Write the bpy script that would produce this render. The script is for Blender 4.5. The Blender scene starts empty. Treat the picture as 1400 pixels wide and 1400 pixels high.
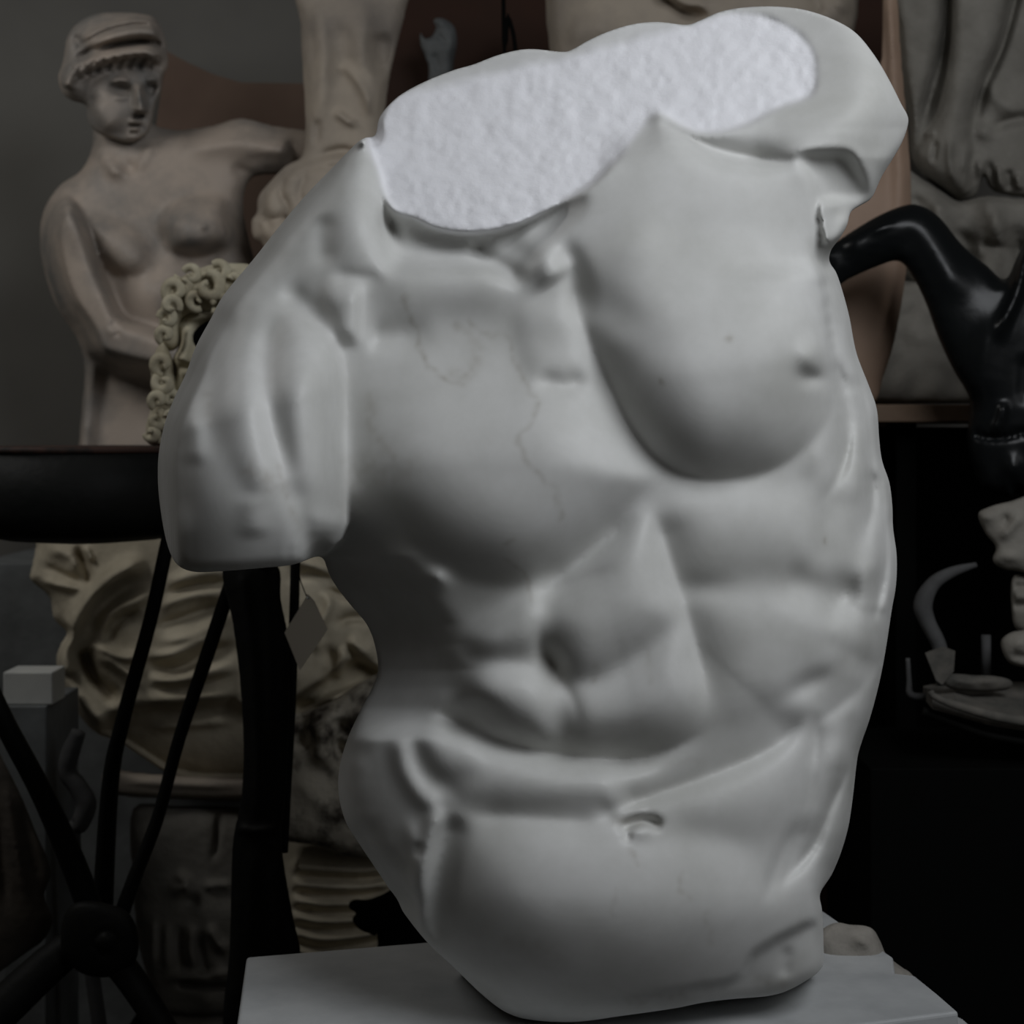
TSTEP=3
import bpy, math
import numpy as np

# ------------------------------------------------------------------ camera model
FPX = 2200.0      # focal length in pixels of the 1400 px frame
HZ = 590.0        # horizon row
EYE = 0.607       # eye height above the pedestal top (z = 0)
CD = 1.8          # camera stands at y = -CD
FLOOR = -0.95
C = bpy.context.scene.collection

def W(u, v, Y):
    D = Y + CD
    return ((u - 700.0) / FPX * D, Y, EYE - (v - HZ) / FPX * D)

# ------------------------------------------------------------------ splines / fields
def spline(pts, closed=False, n=6):
    P = np.array(pts, float); N = len(P); out = []
    rng = range(N) if closed else range(N - 1)
    for i in rng:
        if closed:
            p0, p1, p2, p3 = P[(i-1) % N], P[i], P[(i+1) % N], P[(i+2) % N]
        else:
            p0, p1, p2, p3 = P[max(i-1, 0)], P[i], P[i+1], P[min(i+2, N-1)]
        for k in range(n):
            t = k / n
            out.append(0.5*((2*p1) + (-p0+p2)*t + (2*p0-5*p1+4*p2-p3)*t*t + (-p0+3*p1-3*p2+p3)*t**3))
    if not closed: out.append(P[-1])
    return np.array(out)

def seg_dist(X, Y, P, closed):
    """nearest distance, path parameter 0..1 and side (+1 = left-hand of travel on screen)"""
    A = P; B = np.roll(P, -1, 0) if closed else P[1:]
    if not closed: A = P[:-1]
    L = np.hypot(*(B-A).T); cum = np.concatenate([[0], np.cumsum(L)]); tot = max(cum[-1], 1e-6)
    best = np.full(X.shape, 1e18, np.float64); par = np.zeros(X.shape); side = np.ones(X.shape)
    for i in range(len(A)):
        ax, ay = A[i]; bx, by = B[i]; dx, dy = bx-ax, by-ay; l2 = dx*dx+dy*dy
        if l2 < 1e-9: continue
        t = np.clip(((X-ax)*dx+(Y-ay)*dy)/l2, 0, 1)
        qx = X-ax-t*dx; qy = Y-ay-t*dy; d = qx*qx+qy*qy
        m = d < best
        best = np.where(m, d, best)
        par = np.where(m, (cum[i]+t*L[i])/tot, par)
        side = np.where(m, np.where(dx*(Y-ay)-dy*(X-ax) < 0, 1.0, -1.0), side)
    return np.sqrt(best), par, side

def inside(X, Y, P):
    r = np.zeros(X.shape, bool); N = len(P)
    for i in range(N):
        x1, y1 = P[i]; x2, y2 = P[(i+1) % N]
        if y1 == y2: continue
        c = ((y1 > Y) != (y2 > Y)) & (X < (x2-x1)*(Y-y1)/(y2-y1)+x1)
        r ^= c
    return r

def sdist(X, Y, P):
    d, _, _ = seg_dist(X, Y, P, True)
    return np.where(inside(X, Y, P), d, -d)

def gblur(A, s):
    if s <= 0.3: return A
    r = int(max(1, round(3*s))); k = np.exp(-0.5*(np.arange(-r, r+1)/s)**2); k /= k.sum()
    B = np.pad(A, ((r, r), (0, 0)), 'edge')
    A = sum(k[i]*B[i:i+A.shape[0]] for i in range(2*r+1))
    B = np.pad(A, ((0, 0), (r, r)), 'edge')
    return sum(k[i]*B[:, i:i+A.shape[1]] for i in range(2*r+1))

def vnoise(X, Y, sc, seed):
    """smooth value noise"""
    rs = np.random.RandomState(seed); T = rs.rand(64, 64)*2-1
    x = X/sc+100; y = Y/sc+100; xi = np.floor(x).astype(int); yi = np.floor(y).astype(int)
    fx = x-xi; fy = y-yi; fx = fx*fx*(3-2*fx); fy = fy*fy*(3-2*fy)
    g = lambda a, b: T[a % 64, b % 64]
    return (g(xi, yi)*(1-fx)+g(xi+1, yi)*fx)*(1-fy)+(g(xi, yi+1)*(1-fx)+g(xi+1, yi+1)*fx)*fy

def window(X, Y, P, pad):
    """index window of the grid round a path (keeps the ops cheap)"""
    x0, y0 = P.min(0)-pad; x1, y1 = P.max(0)+pad
    xs = X[:, 0]; ys = Y[0]
    i = np.where((xs >= x0) & (xs <= x1))[0]; j = np.where((ys >= y0) & (ys <= y1))[0]
    if len(i) == 0 or len(j) == 0: return None
    return slice(i[0], i[-1]+1), slice(j[0], j[-1]+1)

def taper(par, a, b):
    t = np.ones_like(par)
    if a > 0: t = t*np.clip(par/a, 0, 1)
    if b > 0: t = t*np.clip((1-par)/b, 0, 1)
    return t*t*(3-2*t)

def fade_to(X, Y, fd):
    if not fd: return 1.0
    x0, y0, x1, y1 = fd; dx, dy = x1-x0, y1-y0
    t = np.clip(((X-x0)*dx+(Y-y0)*dy)/(dx*dx+dy*dy), 0, 1)
    return t*t*(3-2*t)

def apply_ops(X, Y, ops):
    """relief in px towards the viewer.
    ('G',x,y,sx,sy,rot,amp) gaussian swelling; ('P',pts,H,R[,soft]) rounded muscle;
    ('S',pts,width,amp[,ta,tb]) ridge / groove; ('E',pts,amp,decay,soft[,ta,tb]) step, left-hand side of travel raised"""
    Z = np.zeros(X.shape)
    st = X[1, 0]-X[0, 0]
    for o in ops:
        k = o[0]
        if k == 'G':
            _, x, y, sx, sy, rot, amp = o
            a = math.radians(rot); c, s = math.cos(a), math.sin(a)
            p = (X-x)*c+(Y-y)*s; q = -(X-x)*s+(Y-y)*c
            Z += amp*np.exp(-0.5*((p/sx)**2+(q/sy)**2))
        elif k == 'P':
            pts, H, R = o[1:4]; soft = o[4] if len(o) > 4 else 4; fd = o[5] if len(o) > 5 else None
            P = spline(pts, True, 4); w = window(X, Y, P, soft*3+4)
            if w is None: continue
            d = sdist(X[w], Y[w], P)
            t = np.clip(d/R, 0, 1); h = H*(1-(1-t)**2.2)
            Z[w] += gblur(h, soft/st)*fade_to(X[w], Y[w], fd)
        elif k == 'S':
            pts, wd, amp = o[1:4]; ta, tb = (o[4], o[5]) if len(o) > 5 else (.3, .3)
            P = spline(pts, False, 5); w = window(X, Y, P, wd*3.5)
            if w is None: continue
            d, par, _ = seg_dist(X[w], Y[w], P, False)
            Z[w] += amp*np.exp(-0.5*(d/wd)**2)*taper(par, ta, tb)
        elif k == 'E':
            pts, amp, dec, soft = o[1:5]; ta, tb = (o[5], o[6]) if len(o) > 6 else (.2, .2)
            P = spline(pts, False, 5); w = window(X, Y, P, dec*3.2)
            if w is None: continue
            d, par, side = seg_dist(X[w], Y[w], P, False); s = d*side
            h = np.where(s > 0, np.exp(-0.5*(s/dec)**2), 0.0)*taper(par, ta, tb)
            Z[w] += amp*gblur(h, soft/st)
        elif k == 'V':
            pts, amp, dl, dr = o[1:5]; soft, ta, tb = list(o[5:8])+[2, .2, .2][len(o)-5:]
            P = spline(pts, False, 5); w = window(X, Y, P, max(dl, dr)*4)
            if w is None: continue
            d, par, side = seg_dist(X[w], Y[w], P, False)
            dd = np.where(side > 0, dl, dr)
            Z[w] -= gblur(amp*np.exp(-d/dd)*taper(par, ta, tb), soft/st)
    return Z

# ------------------------------------------------------------------ surface nets
def surfnet(F, xs, ys, zs):
    """vectorised surface nets; F>0 is inside. returns verts, quads"""
    I = F > 0
    nx, ny, nz = F.shape
    cnt = np.zeros((nx-1, ny-1, nz-1), np.int8)
    for a in (0, 1):
        for b in (0, 1):
            for c in (0, 1):
                cnt += I[a:nx-1+a, b:ny-1+b, c:nz-1+c]
    act = (cnt > 0) & (cnt < 8)
    ix, iy, iz = np.nonzero(act)
    ids = np.full(act.shape, -1, np.int32); ids[ix, iy, iz] = np.arange(len(ix))
    acc = np.zeros((len(ix), 3)); n = np.zeros(len(ix))
    for ax in range(3):
        o1, o2 = [k for k in range(3) if k != ax]
        for p in (0, 1):
            for q in (0, 1):
                a = [ix.copy(), iy.copy(), iz.copy()]
                a[o1] = a[o1]+p; a[o2] = a[o2]+q
                b = [t.copy() for t in a]; b[ax] = b[ax]+1
                fa = F[a[0], a[1], a[2]].astype(float); fb = F[b[0], b[1], b[2]].astype(float)
                m = (fa > 0) != (fb > 0)
                den = np.where(np.abs(fa-fb) < 1e-12, 1, fa-fb)
                t = np.where(m, fa/den, 0)
                pos = np.stack([a[0]-ix, a[1]-iy, a[2]-iz], 1).astype(float); pos[:, ax] += t
                acc += pos*m[:, None]; n += m
    pos = acc/np.maximum(n, 1)[:, None]
    V = np.stack([xs[0]+(ix+pos[:, 0])*(xs[1]-xs[0]), ys[0]+(iy+pos[:, 1])*(ys[1]-ys[0]), zs[0]+(iz+pos[:, 2])*(zs[1]-zs[0])], 1)
    Q = []
    for ax in range(3):
        o1, o2 = [(1, 2), (2, 0), (0, 1)][ax]
        sl_a = [slice(None)]*3; sl_b = [slice(None)]*3
        sl_a[ax] = slice(0, -1); sl_b[ax] = slice(1, None)
        A = I[tuple(sl_a)]; B = I[tuple(sl_b)]
        for flip, M in ((False, A & ~B), (True, ~A & B)):
            e = list(np.nonzero(M))
            ok = (e[o1] > 0) & (e[o2] > 0) & (e[o1] < F.shape[o1]-1) & (e[o2] < F.shape[o2]-1)
            e = [t[ok] for t in e]
            def cell(d1, d2):
                c = [t.copy() for t in e]; c[o1] = c[o1]+d1; c[o2] = c[o2]+d2
                return ids[c[0], c[1], c[2]]
            q = np.stack([cell(-1, -1), cell(0, -1), cell(0, 0), cell(-1, 0)], 1)
            if flip: q = q[:, ::-1]
            Q.append(q)
    Q = np.concatenate(Q); Q = Q[(Q >= 0).all(1)]
    return V, Q

def smooth_verts(V, Q, it, lam=0.5):
    N = len(V)
    a = np.concatenate([Q[:, 0], Q[:, 1], Q[:, 2], Q[:, 3]]); b = np.concatenate([Q[:, 1], Q[:, 2], Q[:, 3], Q[:, 0]])
    deg = np.bincount(a, minlength=N)+np.bincount(b, minlength=N)
    for _ in range(it):
        S = np.stack([np.bincount(a, V[b, k], N)+np.bincount(b, V[a, k], N) for k in range(3)], 1)
        V = V+(S/np.maximum(deg, 1)[:, None]-V)*lam
    return V

def mesh_obj(name, V, Q, mat=None, parent=None, smooth=True, attrs=None):
    me = bpy.data.meshes.new(name)
    V = np.asarray(V, np.float32)
    if isinstance(Q, np.ndarray):
        me.vertices.add(len(V)); me.vertices.foreach_set('co', V.ravel())
        k = Q.shape[1]
        me.loops.add(len(Q)*k); me.loops.foreach_set('vertex_index', Q.astype(np.int32).ravel())
        me.polygons.add(len(Q)); me.polygons.foreach_set('loop_start', np.arange(0, len(Q)*k, k, dtype=np.int32))
        me.update(calc_edges=True); me.validate()
    else:
        me.from_pydata([tuple(map(float, v)) for v in V], [], [list(q) for q in Q])
    me.polygons.foreach_set('use_smooth', [smooth]*len(me.polygons))
    if attrs:
        for an, av in attrs.items():
            at = me.attributes.new(an, 'FLOAT', 'POINT'); at.data.foreach_set('value', np.asarray(av, np.float32))
    me.update()
    if mat: me.materials.append(mat)
    o = bpy.data.objects.new(name, me); C.objects.link(o)
    if parent: o.parent = parent
    return o

def poisson(mask, it=400):
    """solve -lap(u)=1 inside the mask, u=0 outside (conjugate gradients)"""
    M = mask.astype(float); M[0] = M[-1] = 0; M[:, 0] = M[:, -1] = 0
    def A(u):
        n = 4*u
        n[1:-1, 1:-1] -= u[2:, 1:-1]+u[:-2, 1:-1]+u[1:-1, 2:]+u[1:-1, :-2]
        return n*M
    x = np.zeros_like(M); r = M.copy(); p = r.copy(); rs = (r*r).sum(); r0 = rs
    for _ in range(it):
        Ap = A(p); al = rs/max((p*Ap).sum(), 1e-30); x += al*p; r -= al*Ap
        rn = (r*r).sum()
        if rn < r0*1e-8: break
        p = r+(rn/rs)*p; rs = rn
    return x

def bilin(A, x, y):
    x = np.clip(x, 0, A.shape[0]-1.001); y = np.clip(y, 0, A.shape[1]-1.001)
    i = x.astype(int); j = y.astype(int); fx = x-i; fy = y-j
    return (A[i, j]*(1-fx)+A[i+1, j]*fx)*(1-fy)+(A[i, j+1]*(1-fx)+A[i+1, j+1]*fx)*fy

def sculpt(name, outline, Yc, T, ops, step, mat, parent=None, back=None, flat=1.5, post=None, attrs=None,
           ystep=None, smooth_it=2, fade=30, closed_spline=4, world=None, mass=None, rim=40, gain=1.0):
    """carve a solid, closed figure: outline (px at the distance of plane Yc), half depth T px in front,
    relief ops on the front, rounded rim and back."""
    P = spline(outline, True, closed_spline) if closed_spline > 1 else np.array(outline, float)
    x0, y0 = P.min(0)-3*step; x1, y1 = P.max(0)+3*step
    xs = np.arange(x0, x1+step, step); ys = np.arange(y0, y1+step, step)
    X, Y = np.meshgrid(xs, ys, indexing='ij')
    d0 = sdist(X, Y, P)
    if mass:                     # the swelling follows a longer outline than the broken or sawn-off one
        P = spline(mass, True, closed_spline); d = sdist(X, Y, P)
        x0, y0 = P.min(0)-3*step; x1, y1 = P.max(0)+3*step
    else:
        d = d0
    # coarse inflation
    cs = max(step, max(x1-x0, y1-y0)/90.0)
    cx = np.arange(x0-cs, x1+2*cs, cs); cy = np.arange(y0-cs, y1+2*cs, cs)
    CX, CY = np.meshgrid(cx, cy, indexing='ij')
    dc = sdist(CX, CY, P); u = poisson(dc > 0)
    q = np.where(dc > 1.2*cs, u/np.maximum(dc, 1e-3), 0.0); known = dc > 1.2*cs
    if not known.any():
        q = np.ones_like(q)
    else:
        for _ in range(40):
            S = np.zeros_like(q); N = np.zeros_like(q); K = known.astype(float)
            for dx, dy in ((1, 0), (-1, 0), (0, 1), (0, -1)):
                S += np.roll(q*K, (dx, dy), (0, 1)); N += np.roll(K, (dx, dy), (0, 1))
            new = (~known) & (N > 0)
            q = np.where(new, S/np.maximum(N, 1), q); known = known | new
            if known.all(): break
    qf = bilin(q, (X-cx[0])/cs, (Y-cy[0])/cs)
    U = qf*d
    wgt = np.clip((d-2*cs)/(2*cs), 0, 1)
    U = U*(1-wgt)+gblur(bilin(u, (X-cx[0])/cs, (Y-cy[0])/cs), min(cs*.6/step, 6))*wgt
    U = U/max(U.max(), 1e-6)
    hn = np.sqrt(np.clip(U, 0, 1)); hn = 1-(1-hn)**flat
    if mass:
        r = np.clip(rim-d0, 0, rim); edge = rim-np.sqrt(np.clip(rim*rim-r*r, 0, None))
        hn = np.maximum(hn-np.where(hn*T > rim*1.5, edge, 0)/T, hn*.3)
        U = np.where(d > 0, U, -np.abs(d)*.01); dm = d
    rel = apply_ops(X, Y, ops)*np.clip(d/fade, 0, 1)
    Hf = T*hn+rel*gain
    if post: Hf = post(X, Y, d, Hf)
    Tb = back if back is not None else T
    Hb = Tb*hn
    Hf = np.where(d > 0, np.maximum(Hf, 0.15*np.minimum(T, 20)*np.clip(d/6, 0, 1)), 0)
    neg = -(np.abs(d)*qf/max((qf*d).max(), 1e-6))*T*T
    UF = np.where(d > 0, Hf**2, neg); UB = np.where(d > 0, Hb**2, neg*(Tb/T)**2)
    yst = ystep or step*1.3
    zmax = Hf.max()+3*yst; zb = Hb.max()+3*yst
    nf = int(zmax/yst)+1; nb = int(zb/yst)+1
    zz = (np.arange(-nf, nb+1)+0.37)*yst
    F = np.empty((len(xs), len(ys), len(zz)), np.float32)
    for k, z in enumerate(zz):
        F[:, :, k] = (UF if z < 0 else UB)-z*z
        if mass: F[:, :, k] = np.minimum(F[:, :, k], d0*T*1.5)
    V, Q = surfnet(F, xs, ys, zz); del F
    V = smooth_verts(V, Q, smooth_it)
    gx = (V[:, 0]-xs[0])/step; gy = (V[:, 1]-ys[0])/step
    s = (Yc+CD)/FPX
    A = {}
    if attrs:
        front = np.clip(-V[:, 2]/15, 0, 1)
        for an, fn in attrs.items():
            A[an] = bilin(fn(X, Y, d), gx, gy)*front
    wy = Yc+V[:, 2]*s
    D = wy+CD
    wx = (V[:, 0]-700)/FPX*D; wz = EYE-(V[:, 1]-HZ)/FPX*D
    Wv = np.stack([wx, wy, wz], 1)
    if world: Wv = world(Wv)
    # orientation: surfnet winding -> check sign of volume
    a, b, c = Wv[Q[:, 0]], Wv[Q[:, 1]], Wv[Q[:, 2]]
    if np.einsum('ij,ij->i', a, np.cross(b, c)).sum()+np.einsum('ij,ij->i', a, np.cross(c, Wv[Q[:, 3]])).sum() < 0: Q = Q[:, ::-1]
    return mesh_obj(name, Wv, Q.copy(), mat, parent, attrs=A)

# ------------------------------------------------------------------ tagging
def tag(o, label=None, cat=None, group=None, kind=None):
    if label: o['label'] = label
    if cat: o['category'] = cat
    if group: o['group'] = group
    if kind: o['kind'] = kind
    return o
def empty(name, loc, label, cat, group=None):
    o = bpy.data.objects.new(name, None); C.objects.link(o); o.location = loc
    return tag(o, label, cat, group)
def adopt(root, o):
    """parent keeping the world place: root carries only a translation"""
    o.parent = root
    v = np.empty(len(o.data.vertices)*3, np.float32); o.data.vertices.foreach_get('co', v)
    v = v.reshape(-1, 3)-np.array(root.location, np.float32); o.data.vertices.foreach_set('co', v.ravel()); o.data.update()
    return o

# ------------------------------------------------------------------ materials
def mat(name, col, rough=0.6, col2=None, nscale=6, ndetail=4, bump=0, bscale=40, spec=0.3, cut=False, vein_mark=None, metal=0, coat=0, mix=(.35, .7)):
    m = bpy.data.materials.new(name); m.use_nodes = True; nt = m.node_tree; N = nt.nodes; L = nt.links
    b = N['Principled BSDF']; b.inputs['Roughness'].default_value = rough
    b.inputs['Specular IOR Level'].default_value = spec; b.inputs['Metallic'].default_value = metal
    b.inputs['Coat Weight'].default_value = coat; b.inputs['Coat Roughness'].default_value = 0.12
    tc = N.new('ShaderNodeTexCoord'); last = None
    if col2:
        n = N.new('ShaderNodeTexNoise'); n.inputs['Scale'].default_value = nscale; n.inputs['Detail'].default_value = ndetail
        n.inputs['Roughness'].default_value = 0.6; L.new(tc.outputs['Object'], n.inputs['Vector'])
        r = N.new('ShaderNodeValToRGB'); r.color_ramp.elements[0].position = mix[0]; r.color_ramp.elements[1].position = mix[1]
        r.color_ramp.elements[0].color = (*col, 1); r.color_ramp.elements[1].color = (*col2, 1)
        L.new(n.outputs['Fac'], r.inputs['Fac']); last = r.outputs['Color']
    else:
        rgb = N.new('ShaderNodeRGB'); rgb.outputs[0].default_value = (*col, 1); last = rgb.outputs[0]
    def mixin(fac, c):
        nonlocal last
        mx = N.new('ShaderNodeMix'); mx.data_type = 'RGBA'; L.new(fac, mx.inputs['Factor']); L.new(last, mx.inputs['A']); mx.inputs['B'].default_value = (*c, 1)
        last = mx.outputs['Result']
    if vein_mark:
        for an, c in vein_mark.items():
            a = N.new('ShaderNodeAttribute'); a.attribute_name = an
            mixin(a.outputs['Fac'], c)
    L.new(last, b.inputs['Base Color'])
    if bump:
        n = N.new('ShaderNodeTexNoise'); n.inputs['Scale'].default_value = bscale; n.inputs['Detail'].default_value = 5
        L.new(tc.outputs['Object'], n.inputs['Vector'])
        bp = N.new('ShaderNodeBump'); bp.inputs['Distance'].default_value = 0.004; bp.inputs['Strength'].default_value = bump
        L.new(n.outputs['Fac'], bp.inputs['Height']); L.new(bp.outputs['Normal'], b.inputs['Normal'])
        if cut:
            a = N.new('ShaderNodeAttribute'); a.attribute_name = 'cut'
            mr = N.new('ShaderNodeMapRange'); mr.inputs['To Min'].default_value = bump*0.03; mr.inputs['To Max'].default_value = bump
            L.new(a.outputs['Fac'], mr.inputs['Value']); L.new(mr.outputs['Result'], bp.inputs['Strength'])
    return m
SLAB = -0.03
# ================================================================== THE MARBLE TORSO
TORSO = [(513,185),(519,160),(543,133),(580,112),(620,96),(648,88),(682,75),(722,67),(768,71),(782,68),(805,55),(832,43),(866,33),(900,30),(938,34),(957,28),(985,16),(1020,10),(1062,9),(1102,14),(1140,27),(1170,45),(1195,75),(1215,108),(1232,142),(1242,163),(1236,188),(1223,213),(1205,242),(1192,270),(1176,281),(1163,290),(1158,308),(1148,326),(1136,342),(1134,358),(1143,372),(1151,395),(1161,432),(1168,470),(1174,492),(1189,530),(1199,560),(1202,600),(1206,630),(1216,660),(1220,692),(1221,722),(1226,760),(1225,800),(1219,835),(1212,882),(1203,930),(1190,980),(1178,1015),(1172,1038),(1166,1090),(1160,1130),(1150,1165),(1137,1196),(1121,1222),(1124,1245),(1126,1290),(1124,1322),(1100,1342),(1060,1360),(1000,1366),(960,1371),(920,1379),(850,1389),(790,1397),(740,1396),(700,1388),(665,1365),(620,1322),(583,1287),(550,1245),(530,1212),(510,1182),(490,1152),(472,1122),(463,1085),(464,1050),(475,1010),(491,975),(509,940),(517,915),(512,880),(501,853),(480,828),(462,805),(450,785),(441,763),(428,762),(400,772),(350,777),(300,781),(268,782),(248,776),(236,763),(227,738),(220,700),(216,660),(217,620),(226,576),(239,543),(254,511),(268,473),(288,436),(306,403),(346,355),(379,313),(415,270),(450,234),(492,192)]
CUT = [(500,185),(506,155),(535,122),(600,88),(680,62),(760,55),(860,20),(955,24),(1000,17),(1042,21),(1074,33),(1098,50),(1114,75),(1117,105),(1112,126),(1098,136),(1060,150),(1030,166),(1000,177),(962,181),(932,171),(900,154),(880,172),(862,196),(846,216),(834,226),(812,249),(770,276),(730,298),(700,311),(662,319),(625,320),(592,313),(566,299),(545,291),(526,267),(516,230)]

MASS = [(492,140),(560,60),(760,-20),(900,-60),(1060,-70),(1180,-10),(1250,90),(1262,163),(1250,200),(1215,260),(1190,320),(1150,345),(1136,358),(1143,372),(1151,395),(1161,432),(1168,470),(1174,492),(1189,530),(1199,560),(1202,600),(1206,630),(1216,660),(1220,692),(1221,722),(1226,760),(1225,800),(1219,835),(1212,882),(1203,930),(1190,980),(1178,1015),(1172,1038),(1166,1090),(1160,1130),(1150,1165),(1137,1200),(1135,1240),(1140,1320),(1140,1450),(1100,1560),(900,1600),(700,1580),(600,1450),(565,1340),(550,1245),(530,1212),(510,1182),(490,1152),(472,1122),(463,1085),(464,1050),(475,1010),(491,975),(509,940),(517,915),(512,880),(501,853),(480,828),(462,805),(450,785),(441,763),(430,800),(410,880),(350,920),(280,920),(235,880),(220,780),(217,700),(216,660),(217,620),(226,576),(239,543),(254,511),(268,473),(288,436),(306,403),(346,355),(379,313),(415,270),(455,220)]
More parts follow.
